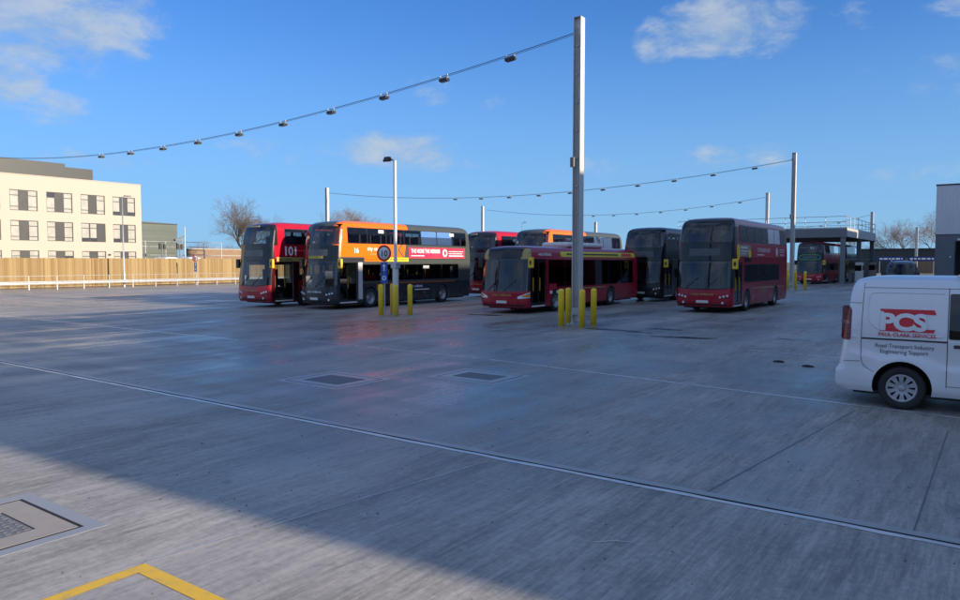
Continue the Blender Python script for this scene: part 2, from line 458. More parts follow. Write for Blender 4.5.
SD_F=[(.28,.06),(.5,0),(.9,.01),(1.0,.02),(1.6,.09),(2.2,.17),(2.5,.20),(2.75,.25),(2.88,.34),(2.96,.55),(3.0,.9)]
SD_R=[(.28,.08),(.6,0),(2.5,.05),(2.8,.12),(2.92,.28),(3.0,.6)]
SD_I=[(.28,.04),(.45,0),(1.2,0),(2.4,.03),(2.7,.07),(2.84,.14),(2.93,.28),(2.98,.5),(3.0,.7)]
SZ=[.28,.38,.5,.7,.9,1.05,1.4,1.8,2.2,2.4,2.55,2.7,2.78,2.84,2.89,2.93,2.96,2.98,3.0]
BUS={
 'classic':dict(L=10.15,axle=(2.52,7.72),up0=1.18,lowend=8.35,rc=.20,kb=.10,nup=7,nlow=4),
 'modern': dict(L=10.95,axle=(2.60,8.35),up0=1.05,lowend=9.75,rc=.34,kb=.15,nup=7,nlow=5),
 'single': dict(L=11.9,axle=(2.70,8.45),up0=0,lowend=11.2,rc=.24,kb=.12,nup=0,nlow=6),
}
UPZ=(3.20,3.93); LOZ=(1.36,2.14)
def spans(a,b,n,gap): 
    d=(b-a)/n; return [(a+d*i+gap/2,a+d*(i+1)-gap/2) for i in range(n)]
def bus_windows(kind):
    d=BUS[kind]; L=d['L']
    up=spans(d['up0'],L-.42,d['nup'],.07) if d['nup'] else []
    if kind=='single': lo=spans(1.95,d['lowend'],d['nlow'],.07); z=(1.15,2.36)
    else: lo=spans(1.98,d['lowend'],d['nlow'],.07); z=LOZ
    off_lo=spans(.75,1.9,1,.07)+lo
    return up,lo,off_lo,z
_shell={}
DOORY=(.52,1.66)
def bus_shell(kind):
    if kind in _shell: return _shell[kind]
    d=BUS[kind]; L=d['L']; single=kind=='single'
    sh=Shell(1.275,L,SD_F if single else E4_F,SD_R if single else E4_R,SD_I if single else E4_I,d['rc'],d['kb'])
    mb=MB(); sh.loft(SZ if single else DZ,mb)
    dummy=[bpy.data.materials.new('tmp'),bpy.data.materials.new('tmp2')]
    me=mb.mesh('body',[dummy[0]])
    cuts=[]
    def cut(fn):
        q=MB(); fn(q); cuts.append(q.mesh('c',[dummy[1]]))
    up,lo,offlo,z=bus_windows(kind)
    if not single:
        cut(lambda q:(q.box(-1.12,.66,2.62,1.12,L-.3,4.10)))
        cut(lambda q:(q.box(-1.17,.44,.42,1.17,L-1.5,2.36)))
        def w(q):
            q.box(-1.02,-1,3.20,1.02,.70,3.95)
            q.box(-1.06,-1,1.16,1.06,.50,2.22)
            for a,b in up:
                q.box(.9,a+.02,UPZ[0]+.02,2,b-.02,UPZ[1]-.02); q.box(-2,a+.02,UPZ[0]+.02,-.9,b-.02,UPZ[1]-.02)
            for a,b in lo: q.box(.9,a+.02,z[0]+.02,2,b-.02,z[1]-.02)
            for a,b in offlo: q.box(-2,a+.02,z[0]+.02,-.9,b-.02,z[1]-.02)
            q.box(.9,DOORY[0],.36,2,DOORY[1],2.24)
        cut(w)
    else:
        cut(lambda q:(q.box(-1.17,.44,.42,1.17,L-.5,2.72)))
        def w(q):
            q.box(-1.08,-1,1.0,1.08,.55,2.36)
            for a,b in lo: q.box(.9,a+.02,z[0]+.02,2,b-.02,z[1]-.02)
            for a,b in offlo: q.box(-2,a+.02,z[0]+.02,-.9,b-.02,z[1]-.02)
            q.box(.9,DOORY[0],.36,2,DOORY[1],2.36)
        cut(w)
    def wh(q):
        for y in d['axle']:
            for x0,x1 in((.70,1.6),(-1.6,-.70)):
                n=20; r=.575
                q.prism([(y+r*cos(2*pi*i/n),.48+r*sin(2*pi*i/n)) for i in range(n)],x0,x1,lambda a,b,h:Vector((h,a,b)))
    cut(wh)
    r=boolean(me,cuts); _shell[kind]=(sh,r); return sh,r

def livery(name, base, rules, rough=.22, dirt=True, grime=.35):
    """paint whose areas follow the bodywork: rules = list of (fn(x-helper, X,Y,Z)->mask, colour)"""
    m,x,b=new_mat(name)
    t=x.n.new('ShaderNodeTexCoord'); s=x.n.new('ShaderNodeSeparateXYZ'); x.l.new(t.outputs['Object'],s.inputs[0])
    X,Y,Z=s.outputs
    c=x.mix(x.noise(x.coords('Object'),.9,3),tuple(q*.92 for q in base),tuple(q*1.08 for q in base))
    for fn,col in rules: c=x.mix(fn(x,X,Y,Z),c,col)
    if dirt:
        nz=x.noise(x.coords('Object',(1,1,.5)),3.5,6,.7)
        k=x.mul(x.smooth(nz,.42,.75,0,grime),x.smooth(Z,1.25,.35,0,1))
        c=x.mix(k,c,(.10,.085,.07))
        x.put(b.inputs['Roughness'],x.add(rough,x.mul(k,.5)))
    x.put(b.inputs['Base Color'],c)
    b.inputs['Coat Weight'].default_value=.12; b.inputs['Specular IOR Level'].default_value=.35; b.inputs['Coat Roughness'].default_value=.05
    return m
BLK=(.016,.017,.02)
def box_rule(y0,y1,z0,z1): return lambda x,X,Y,Z: x.mul(x.gt(Y,y0),x.lt(Y,y1),x.gt(Z,z0),x.lt(Z,z1))
def front_rule(z0,curve,ymax,slope=0.0,ztop=9):
    # black nose above a curved sill, back to a leaning line
    def f(x,X,Y,Z):
        sill=x.add(z0,x.mul(x.mul(X,X),curve))
        lim=x.add(ymax,x.mul(x.sub(Z,2.3),slope))
        return x.mul(x.gt(Z,sill),x.lt(Y,lim),x.lt(Z,ztop))
    return f
def bands(kind):
    up,lo,off,z=bus_windows(kind); r=[]
    if up: r.append((box_rule(up[0][0]-.03,up[-1][1]+.03,UPZ[0]-.03,UPZ[1]+.03),BLK))
    r.append((box_rule(lo[0][0]-.05,lo[-1][1]+.03,z[0]-.03,z[1]+.03),BLK))
    return r
RED=(.34,.006,.022); ORANGE=(.80,.145,.008); GREY=(.060,.068,.064); CHAR=(.030,.034,.040); NIGHT=(.016,.022,.028)

def wheel_geo():
    t=MB(); t.lathe([(.30,-.13),(.455,-.14),(.478,-.10),(.48,0),(.478,.10),(.455,.14),(.30,.13)],28,'x')
    h=MB(); h.lathe([(.0,.02),(.09,.03),(.10,-.0),(.17,-.03),(.20,-.02),(.225,.06),(.285,.10),(.305,.125),(.305,-.12)],24,'x')
    for i in range(10):
        a=2*pi*i/10; h.lathe([(0,.0),(.018,-.005),(.018,-.04)],6,'x',(0,.165*cos(a),.165*sin(a)))
    return t.mesh('tyre',[M['rubber']]),h.mesh('rim',[M['hub']])
TYRE,RIM=wheel_geo()
def add_wheel(parent,x,y,z=.48,scale=1.0,rim=None,tyre=None,label=None):
    w=bpy.data.objects.new('wheel',tyre or TYRE); link(w,parent); w.location=(x,y,z); w.scale=(scale,)*3
    if x<0: w.rotation_euler=(0,0,pi)
    r=bpy.data.objects.new('rim',rim or RIM); link(r,w)
    return w
def ink_lines(mb,f,a0,a1,z,h,seed,off=.008):
    """a row of word-sized marks for lettering too small to read"""
    rg=random.Random(seed); a=a0
    while a<a1:
        l=rg.uniform(.10,.42); e=min(a1,a+l)
        if e-a>.03: strip(mb,f,[(a,z),(e,z)],h,off)
        a=e+.035
    return mb

def make_bus(kind, label, u, v, paint, group='buses parked in the depot yard', dh=0.0, opt=None):
    opt=opt or {}
    d=BUS[kind]; L=d['L']; sh,shell=bus_shell(kind); single=kind=='single'
    root=thing('single_decker_bus' if single else 'double_decker_bus',label,'bus',W(u,v),GRID+radians(dh),group)
    me=shell.copy(); me.name='body'
    recolour(me,[paint,M['interior']])
    body=bpy.data.objects.new('body',me); link(body,root)
    up,lo,off,z=bus_windows(kind)
    T1=sh.T1
    near=lambda y,zz: sh.sd(y,zz,1); farr=lambda y,zz: sh.sd(y,zz,-1)
    # glazing: one pane per window
    glass=M['glass']; tint=M['tint']
    if single:
        p=MB(); patch(p,sh.at,-T1*.985,T1*.985,lambda a:.97+.02*a*a,2.40,.010,18,8,.10); p.build('windscreen',M['screen'],root)
        p=MB(); patch(p,sh.at,-T1*.95,T1*.95,2.43,lambda a:2.86-.05*a*a,.012,18,5,.10); hd=p.build('destination_display',M['display'],root)
        p=MB(); patch(p,sh.at,-.95,.95,2.50,2.76,.022,8,3,.05); p.build('screen',M['black'],hd)
        p=MB()
        for g in(-1,1): patch(p,sh.at,g*(T1*.96),g*(T1*.62),lambda a:2.40,lambda a:2.40+.45*(1-((abs(a)-T1*.62)/(T1*.34))**2*0)-.40*max(0,(T1*.80-abs(a))/(T1*.18))**2,.018,8,4)
        p.build('header_trim',M['gold'],root)
    else:
        modern=kind=='modern'
        p=MB()
        if modern: patch(p,sh.at,-T1*.97,T1*.97,lambda a:1.02+.22*(a/T1)**2,2.30,.010,20,8,.12)
        else: patch(p,sh.at,-T1*.93,T1*.93,lambda a:1.10+.05*(a/T1)**2,2.30,.010,18,8,.10)
        p.build('windscreen',M['screen'],root)
        p=MB(); patch(p,sh.at,-T1*.93,T1*.93,3.17 if not modern else 3.12,lambda a:4.02-.05*(a/T1)**2,.010,18,8,.12); p.build('upper_windscreen',M['screen'],root)
        p=MB(); patch(p,sh.at,-T1*.86,T1*.86,2.36,3.08,.010,16,4,.06); hd=p.build('destination_display',M['display'],root)
        p=MB(); patch(p,sh.at,-.68,.68,2.56,2.88,.018,8,3,.03); p.build('screen',opt.get('screen',M['blind']),hd)
        if opt.get('greenring'):
            g=MB(); n=28
            strip(g,sh.at,[(.98*(abs(cos(t))**.5)*(1 if cos(t)>0 else -1),2.73+.26*(abs(sin(t))**.6)*(1 if sin(t)>0 else -1)) for t in [2*pi*i/n for i in range(n)]],.06,.02,closed=True)
            g.build('display_surround',M['green'],hd)
        if opt.get('amberstrip'):
            g=MB(); patch(g,sh.at,-.62,.42,2.44,2.57,.024,6,2); g.build('number_strip',M['amberled'],hd)
    for g,f in((1,near),(-1,farr)):
        for a,b in (lo if g>0 else off):
            p=MB(); patch(p,f,a,b,z[0],z[1],.008,5,2,.06); p.build('window',glass if not opt.get('tint') else tint,root)
        for i,(a,b) in enumerate(up):
            p=MB()
            patch(p,f,a,b,UPZ[0],UPZ[1],.008,5,4,.16 if i in(0,len(up)-1) else .05); p.build('window',glass,root)
    # door
    zt=2.24 if not single else 2.36
    for i,(a,b) in enumerate(((DOORY[0]+.02,(DOORY[0]+DOORY[1])/2-.005),((DOORY[0]+DOORY[1])/2+.005,DOORY[1]-.02))):
        fr=MB(); gl=MB(); w_=b-a
        if opt.get('open'):
            R=Matrix.Translation((1.22,a if i==0 else b,0))@Matrix.Rotation(radians(82 if i==0 else -82),4,'Z')@Matrix.Translation((0,-a if i==0 else -b,0))
        else: R=Matrix.Translation((sh.wz(1.0)-.03,0,0))
        t=.05
        for q in((a,.40,a+t,zt-.03),(b-t,.40,b,zt-.03),(a+t,.40,b-t,.40+.09),(a+t,zt-.09,b-t,zt-.03)):
            fr.box(-.02,q[0],q[1],.02,q[2],q[3],0,R)
        fr.box(.022,a+t-.01,1.0,.05,a+t+.03,1.6,1,R)
        dr=fr.build('door',[M['black'],M['handrail']],root)
        gl.box(-.006,a+t,.49,.006,b-t,zt-.09,0,R); gl.build('door_glass',tint if not opt.get('open') else glass,dr)
    st=MB(); st.box(.6,DOORY[0]+.01,.40,1.24,DOORY[1]-.01,.43,0); st.box(1.18,DOORY[0]+.01,.30,1.262,DOORY[1]-.01,.36,1)
    st.build('door_step',[M['dark'],M['plate']],root)
    # seats and rails inside
    s_=MB()
    yy=1.5
    while not single and yy<L-1.0:
        for x in(-.78,.78):
            s_.bbox(x-.42,yy,2.95,x+.42,yy+.42,3.08,.03); s_.bbox(x-.42,yy+.38,3.0,x+.42,yy+.48,3.62,.03)
        yy+=.74
    yy=3.3
    while yy<L-2.2:
        for x in(-.78,.78):
            s_.bbox(x-.42,yy,.88,x+.42,yy+.42,1.0,.03); s_.bbox(x-.42,yy+.38,.95,x+.42,yy+.48,1.58,.03)
        yy+=.78
    s_.bbox(-1.1,1.05,.6,-.35,1.6,1.0,.04); s_.bbox(-1.0,1.5,.95,-.45,1.62,1.75,.05)
    s_.build('seating',M['seat'],root)
    h_=MB()
    yy=1.9
    while yy<L-2:
        for x in(-.32,.32):
            h_.tube((x,yy,.45),(x,yy,2.34),.02,n=6)
            if not single and yy>2.3: h_.tube((x,yy+.4,3.55),(x,yy+.4,4.08),.018,n=6)
        yy+=1.5
    h_.build('handrail',M['handrail'],root)
    cb=MB(); cb.bbox(-1.1,.5,.45,.45,.95,1.12,.06); cb.tube((-.72,.98,1.16),(-.72,1.02,1.19),.21,n=18); cb.box(-.28,.95,.45,-.24,1.9,1.9); cb.build('cab',M['dark'],root)
    # wheels
    for y in d['axle']:
        for x in(1.10,-1.10): add_wheel(root,x,y)
    un=MB(); un.box(-1.0,.5,.20,1.0,L-.4,.272); un.build('chassis',M['rubber'],root)
    # lamps
    for g in(-1,1):
        p=MB()
        if single:
            patch(p,sh.at,g*.80,g*(T1*.98),lambda a:.66+.10*(abs(a)-.8),lambda a:.76+.36*(abs(a)-.8),.014,6,3)
            o=p.build('headlight',M['lamp'],root)
            q=MB(); patch(q,sh.at,g*1.02,g*(T1*.97),lambda a:.74,lambda a:.74+.36*(abs(a)-.85),.022,4,2); q.build('indicator',M['amber'],o)
        else:
            for k in range(3):
                t=g*(.78+.15*k); zz=.72+.035*k; c=sh.at(t,zz); n=(sh.at(t+.02,zz)-sh.at(t-.02,zz)).cross(Vector((0,0,1))).normalized()
                if n.y>0: n=-n
                p.tube(c-n*.02,c+n*.025,.052,.046,12)
            p.build('headlight',M['lamp'],root)
            q=MB(); c=sh.at(g*.88,.47); q.tube(c+Vector((0,.02,0)),c-Vector((0,.02,0)),.05,n=12); q.build('fog_lamp',M['lamp'],root)
    p=MB(); patch(p,sh.at,-.27,.27,.46,.57,.02,4,2); p.build('number_plate',M['plate'],root)
    if not opt.get('nologo'):
        lg=MB(); o=text_on('operator_name','west midlands',lambda a,b: sh.at(a,.80 if not single else .78+0)+Vector((0,-.014,b)),.15,M['gold'] if not opt.get('whitelogo') else M['white'],root,.012,'CENTER',1.15)
    gr=MB(); patch(gr,sh.at,-T1*.9,T1*.9,.335,.40,.006,16,1); gr.build('bumper_grille',M['black'],root)
    # wipers
    wp=MB()
    for x0,x1 in((-.80,.05),(.10,.45)):
        z0=1.08 if not single else .98
        a_=sh.at(x0,z0); b_=sh.at(x1-.25 if x0<0 else x1+.25,z0+.50); wp.tube(a_+Vector((0,-.03,0)),b_+Vector((0,-.035,0)),.014,n=6)
    wp.build('wiper',M['rubber'],root)
    # mirrors: nearside shell is yellow
    for g in(1,-1):
        zz=2.30 if not single else 2.36
        c=sh.at(g*T1*.93,zz)+Vector((g*.10,-.10,0))
        q=MB(); q.tube(sh.at(g*T1*.9,zz+.10),c+Vector((0,0,.10)),.022,n=6)
        q.bbox(c.x-.13,c.y-.07,c.z-.34,c.x+.13,c.y+.05,c.z+.12,.035,1 if g>0 else 2)
        o=q.build('mirror',[M['black'],M['mirroryellow'],M['black']],root)
        if g>0:
            q=MB(); q.box(c.x-.05,c.y-.076,c.z-.20,c.x+.05,c.y-.07,c.z-.02); q.build('mirror_mark',M['ink'],o)
    # rear and side fittings
    rl=MB()
    for g in(-1,1):
        for zz in(.9,1.1,1.3): rl.tube((g*1.05,L-interp(sh.re,zz)-.03,zz),(g*1.05,L-interp(sh.re,zz)+.02,zz),.06,n=12)
    rl.build('tail_light',M['redlens'],root)
    sl=MB()
    strip(sl,near,[(d['axle'][0]+.62,1.20),(L-.35,1.20)],.012,.003); strip(sl,near,[(L-1.35,.45),(L-1.35,1.9)],.012,.003)
    for y in(4.1,5.2,6.3): strip(sl,near,[(y,.36),(y,1.20)],.010,.003)
    if not single: strip(sl,near,[(.5,2.42),(L-.3,2.42)],.012,.003)
    sl.build('panel_seam',M['black'],root)
    ai=MB()
    for y in(3.4,6.6): ai.bbox(sh.wz(.6)-.01,y,.60,sh.wz(.6)+.012,y+.09,.64,.006)
    ai.build('side_marker',M['amber'],root)
    return root,sh,near

# ------------------------------------------------------------------ THE BUSES
red_e=livery('red bus paint',RED,[(front_rule(1.04,.05,.62,-.02),BLK),(lambda x,X,Y,Z: x.mul(x.gt(Z,3.1),x.lt(Y,.86)),BLK)]+bands('classic')+
    [(box_rule(4.9,9.6,.97,1.01),(.40,.30,.12)),
     (lambda x,X,Y,Z: x.mul(x.gt(Y,3.15),x.lt(Y,7.0),x.gt(Z,1.02),x.lt(Z,1.06)),(.38,.28,.12))])
red_e2=livery('bright red bus paint',(.36,.008,.024),[(front_rule(1.04,.05,.50,-.02),BLK),(lambda x,X,Y,Z: x.mul(x.gt(Z,3.1),x.lt(Y,.72)),BLK),(box_rule(.3,2.0,.3,2.42),(.05,.005,.008))]+bands('classic'))
def plat_rules(stop):
    def orange(x,X,Y,Z):
        lim=x.add(stop,x.mul(x.sub(Z,3.0),.25))
        low=x.add(2.30,x.mul(x.lt(Y,2.15),.22))
        return x.mul(x.gt(Z,low),x.gt(Y,x.add(.34,x.mul(x.m('ABSOLUTE',x.sub(Z,2.9)),.12),x.mul(x.lt(X,.80),.75))),x.lt(Y,lim))
    def tick(x,X,Y,Z):
        s=x.m('ABSOLUTE',x.sub(x.m('ABSOLUTE',x.sub(Z,2.9)),x.mul(x.sub(Y,stop-.55),1.0)))
        return x.mul(x.lt(s,.07),x.gt(Y,stop-.6),x.lt(Y,stop+.2),x.gt(Z,2.4))
    arch=lambda x,X,Y,Z: x.mul(x.gt(Z,.85),x.lt(Z,1.16),x.gt(Y,3.0),x.lt(Y,3.5))
    line=box_rule(3.3,9.4,1.17,1.22)
    return [(lambda x,X,Y,Z:x.lt(Z,1.2),CHAR),(orange,ORANGE),(tick,(.10,.09,.08)),(arch,(.5,.12,.02)),(line,(.55,.14,.02)),
            (front_rule(.30,.0,.40,-.02),(.022,.026,.032)),(box_rule(.5,2.1,2.26,2.46),CHAR),(lambda x,X,Y,Z:x.mul(x.lt(Y,1.95),x.lt(Z,2.3)),CHAR)]
plat=livery('orange and grey bus paint',GREY,plat_rules(5.2)+bands('modern'))
dark_p=livery('dark blue grey bus paint',NIGHT,[(front_rule(.3,0,.5),BLK)]+bands('modern'))
sd_red=livery('single decker red paint',(.36,.008,.026),[(front_rule(.99,.03,.50),BLK),(box_rule(.36,1.75,.3,2.42),(.02,.008,.01)),
    (box_rule(3.4,7.7,.98,1.03),(.42,.33,.14))]+bands('single'))

# leftmost: 101
b1,s1,n1=make_bus('classic','red double decker bus numbered 101, door open, leftmost of the parked row',-29.35-1.275,22.7,red_e2,opt=dict(open=1))
text_on('route_number','101',lambda a,b:n1(1.05+a,2.62+b)+Vector((.013,0,0)),.62,M['white'],b1,.03,'LEFT',1.0)
p=MB(); patch(p,n1,.62,2.55,2.30,2.52,.010,6,2); st=p.build('side_banner',M['gold'],b1)
text_on('banner_text','west midlands',lambda a,b:n1(.75+a,2.36+b)+Vector((.016,0,0)),.15,M['ink'],st,.008)
p=MB(); patch(p,s1.at,-.95,.15,4.035,4.10,.02,8,2); p.build('front_banner',M['gold'],b1)
p=MB(); patch(p,n1,2.35,2.75,2.72,2.95,.010,3,2); p.build('side_vent',M['dark'],b1)

# orange and grey
b2,s2,n2=make_bus('modern','orange and grey double decker bus with a pink-red side advert',-25.45-1.275,23.4,plat,opt=dict(open=1,amberstrip=1,whitelogo=1))
ad=MB(); patch(ad,n2,5.45,10.35,2.48,3.05,.010,10,3); ado=ad.build('advert',M['adred'],b2)
text_on('advert_text','THE MORE THE MERRIER',lambda a,b:n2(5.62+a,2.76+b)+Vector((.018,0,0)),.30,M['white'],ado,.018,'LEFT',.74)
q=MB(); ink_lines(q,n2,5.62,6.7,2.61,.045,3,.016); ink_lines(q,n2,8.85,10.2,2.86,.035,4,.016); ink_lines(q,n2,8.85,10.1,2.74,.035,5,.016); ink_lines(q,n2,8.85,10.2,2.61,.06,6,.016); q.build('small_print',M['white'],ado)
def disc_on(f,a,z,ra,rz,off,n=20):
    mb=MB(); pts=[f(a+ra*cos(2*pi*i/n),z+rz*sin(2*pi*i/n))+Vector((off,0,0)) for i in range(n)]
    return mb.add(pts,[tuple(range(n))])
disc_on(n2,8.50,2.77,.21,.22,.016).build('advert_roundel',M['white'],ado)
disc_on(n2,8.50,2.77,.11,.12,.020).build('roundel_mark',M['adred'],ado)
text_on('route_badge','16',lambda a,b:n2(1.42+a,2.72+b)+Vector((.014,0,0)),.34,M['white'],b2,.02)
text_on('side_slogan','city centre',lambda a,b:n2(2.35+a,2.85+b)+Vector((.014,0,0)),.27,M['white'],b2,.010)
text_on('side_slogan','via hamstead',lambda a,b:n2(2.50+a,2.62+b)+Vector((.014,0,0)),.19,M['gold'],b2,.006)
p=MB(); patch(p,n2,3.75,5.40,2.30,2.50,.014,6,2); sb=p.build('yellow_strip',M['signyellow'],b2)
q=MB(); ink_lines(q,n2,3.95,5.25,2.40,.055,8,.02); q.build('strip_lettering',M['ink'],sb)
p=MB(); p.box(1.10,2.05,1.42,1.16,3.05,1.62); p.build('window_poster',M['adrose'],b2)
text_on('fleet_name','west midlands',lambda a,b:n2(5.4+a,.93+b)+Vector((.012,0,0)),.20,M['white'],b2,.008)
q=MB(); ink_lines(q,n2,5.9,7.1,.80,.045,9,.012); q.build('small_print',M['white'],b2)
p=MB(); patch(p,n2,1.72,2.0,.45,2.26,.010,3,5); p.build('door_pillar',M['galvpaint'],b2)
for a in(3.2,6.6,9.0):
    p=MB(); patch(p,n2,a,a+.38,3.72,3.88,.014,3,2) if a!=6.6 else patch(p,n2,a,a+.5,1.92,2.08,.014,3,2); p.build('window_sticker',M['plate'],b2)

# behind the orange bus
b3,s3,n3=make_bus('classic','black fronted red double decker, half hidden behind the orange bus with the advert',-26.2-1.275,37.6,red_e2,opt=dict())
p=MB(); patch(p,s3.at,-.95,-.25,4.02,4.10,.02,5,2); p.build('front_banner',M['gold'],b3)
b4,s4,n4=make_bus('modern','orange and grey double decker, only its upper deck showing above the single decker',-21.9-1.275,36.9,plat,opt=dict())

# single decker
b5,s5,n5=make_bus('single','dark red single decker bus with a yellow strip along its roof edge',-16.6-1.275,26.4,sd_red,opt=dict(tint=1))
p=MB(); patch(p,n5,3.1,11.5,2.52,2.76,.012,16,3,.10); yb=p.build('yellow_roof_strip',M['signyellow'],b5)
q=MB(); ink_lines(q,n5,3.7,9.3,2.645,.075,12,.018); q.build('strip_lettering',M['ink'],yb)
p=MB(); patch(p,n5,9.75,11.0,2.56,2.72,.016,5,2,.06); p.build('strip_badge',M['adred'],yb)
text_on('operator_name','west midlands',lambda a,b:n5(1.1+a,2.57+b)+Vector((.014,0,0)),.20,M['white'],b5,.010)
p=MB(); p.bbox(-.78,4.7,2.99,.78,6.6,3.26,.12); p.bbox(-.78,6.75,2.99,.78,8.5,3.25,.12); p.build('roof_pod',M['plate'],b5)
p=MB(); patch(p,n5,2.0,2.65,1.02,1.28,.014,3,2); p.build('route_card',M['adrose'],b5)
p=MB()
for a in(2.05,2.65): p.bbox(s5.wz(.9)-.01,a,.83,s5.wz(.9)+.014,a+.22,.97,.01)
p.build('side_sticker',M['plate'],b5)

# dark double decker
b6,s6,n6=make_bus('modern','dark blue-grey double decker between the single decker and the large red double decker',-15.5-1.275,39.0,dark_p,opt=dict(tint=1,nologo=1))

# red right
b7,s7,n7=make_bus('classic','red double decker bus with beige and red side adverts, rightmost of the parked row',-9.5-1.275,31.9,red_e,opt=dict())
p=MB(); patch(p,n7,.78,3.0,2.52,3.06,.010,6,3); be=p.build('beige_advert',M['beige'],b7)
q=MB(); ink_lines(q,n7,1.35,2.4,2.93,.09,21,.016); ink_lines(q,n7,1.35,2.5,2.77,.05,22,.016); ink_lines(q,n7,1.35,2.2,2.65,.04,23,.016); q.build('small_print',M['plate'],be)
disc_on(n7,.92,2.72,.26,.36,.018).build('yellow_roundel',M['signyellow'],be)
disc_on(n7,.92,2.72,.17,.24,.022).build('roundel_ring',M['mirroryellow'],be)
disc_on(n7,2.75,2.66,.22,.20,.018).build('yellow_badge',M['signyellow'],be)
p=MB(); patch(p,n7,3.06,9.55,2.50,3.08,.010,10,3); ra=p.build('advert',M['adrose'],b7)
text_on('advert_text','TO THE SUNDAY ROAST',lambda a,b:n7(4.0+a,2.76+b)+Vector((.018,0,0)),.27,M['white'],ra,.012,'LEFT',.80)
q=MB(); ink_lines(q,n7,4.0,5.3,2.62,.05,31,.016); ink_lines(q,n7,8.3,9.4,2.92,.035,32,.016); ink_lines(q,n7,8.3,9.3,2.80,.035,33,.016); ink_lines(q,n7,8.4,9.2,2.64,.05,34,.016); q.build('small_print',M['plate'],ra)
disc_on(n7,7.75,2.79,.2,.23,.016).build('advert_roundel',M['plate'],ra)
p=MB(); patch(p,n7,1.95,3.0,2.28,2.46,.010,4,2); p.build('side_display',M['display'],b7)
text_on('fleet_name','west midlands',lambda a,b:n7(4.6+a,.80+b)+Vector((.012,0,0)),.22,M['gold'],b7,.008)

# under the canopy
b8,s8,n8=make_bus('classic','red double decker bus with a green outlined display, parked under the steel canopy',-14.5-1.275,79.0,red_e2,opt=dict(greenring=1,tint=1))
b9,s9,n9=make_bus('modern','dark double decker bus parked nose to tail behind the red bus under the canopy',-14.4-1.275,91.5,dark_p,opt=dict(tint=1,nologo=1))

# ------------------------------------------------------------------ VANS
VF=[(.24,.10),(.34,.02),(.5,.0),(.75,.02),(.90,.08),(.98,.22),(1.04,.45),(1.10,.75),(1.16,.98),(1.30,1.14),(1.6,1.46),(1.85,1.75),(1.95,1.95),(2.02,2.25),(2.06,2.7),(2.075,3.0)]
VR=[(.24,.06),(.30,.0),(.55,.0),(.62,.05),(.9,.09),(1.1,.115),(1.5,.165),(1.8,.20),(1.93,.225),(2.0,.27),(2.04,.36),(2.065,.50),(2.075,.70)]
VI=[(.24,.07),(.32,.02),(.45,.0),(.9,.0),(1.08,.005),(1.2,.018),(1.5,.065),(1.72,.105),(1.84,.14),(1.92,.185),(1.985,.26),(2.03,.38),(2.06,.56),(2.075,.78)]
VL=4.98; VW=.975; VAX=(.92,4.02)
def gauss(x,s): return math.exp(-(x/s)**2)
ZC=[(.9,.66),(2.4,.66),(3.2,.68),(3.52,.71),(3.74,.80),(4.02,.855),(4.3,.80),(4.5,.85),(4.95,.92)]
def sig(q): return 1/(1+math.exp(-max(-30,min(30,q))))
def vside(y,z):
    """pressed flank: a shoulder that runs along the sill and lifts over the rear arch, and a hollow above it"""
    zc=interp(ZC,y)
    o=-.046+.046*sig((zc-z)/.016)+.046*sig((z-zc-.30)/.07)
    o+=.010*sig((interp([(3.3,.42),(3.5,.42),(4.4,.56),(4.95,.66)],y)-z)/.012)
    for ya in VAX:
        d=sqrt((y-ya)**2+(z-.35)**2); o+=.020*gauss(max(0,d-.41),.10)
    return o*min(1,max(0,(y-1.2)/.3))*min(1,max(0,(4.80-y)/.14))
VAN=Shell(VW,VL,VF,VR,VI,.24,.16,.15,vside,.045)
_vz=[.24,.28,.32,.36,.40,.43,.46,.49,.53]+[.555+.021*i for i in range(34)]+[1.28+.05*i for i in range(11)]+[1.83,1.87,1.91,1.94,1.965,1.985,2.005,2.02,2.035,2.045,2.055,2.063,2.07,2.075]
def van_shell():
    mb=MB(); VAN.loft(_vz,mb); dm=[bpy.data.materials.new('t3'),bpy.data.materials.new('t4')]
    me=mb.mesh('body',[dm[0]])
    q=MB()
    for y in VAX:
        for x0,x1 in((.62,1.3),(-1.3,-.62)):
            n=36; r=.405
            q.prism([(y+r*cos(2*pi*i/n),.35+r*sin(2*pi*i/n)) for i in range(n)],x0,x1,lambda a,b,h:Vector((h,a,b)))
    c1=q.mesh('c',[dm[1]])
    r=boolean(me,[c1])
    bm=bmesh.new(); bm.from_mesh(r)
    bmesh.ops.remove_doubles(bm,verts=bm.verts[:],dist=.0005); bm.normal_update()
    for f in bm.faces:
        c_=f.calc_center_median()
        if any((c_.y-y)**2+(c_.z-.35)**2<.4048**2 for y in VAX) and (abs(f.normal.x)<.6 or abs(c_.x)<.7): f.material_index=1
        else: f.material_index=0
        f.smooth=f.material_index==0 and len(f.verts)<8
    for e in bm.edges:
        e.smooth=not(len(e.link_faces)==2 and e.calc_face_angle(0)>radians(35))
    bm.to_mesh(r); bm.free(); return r
VANSHELL=van_shell()
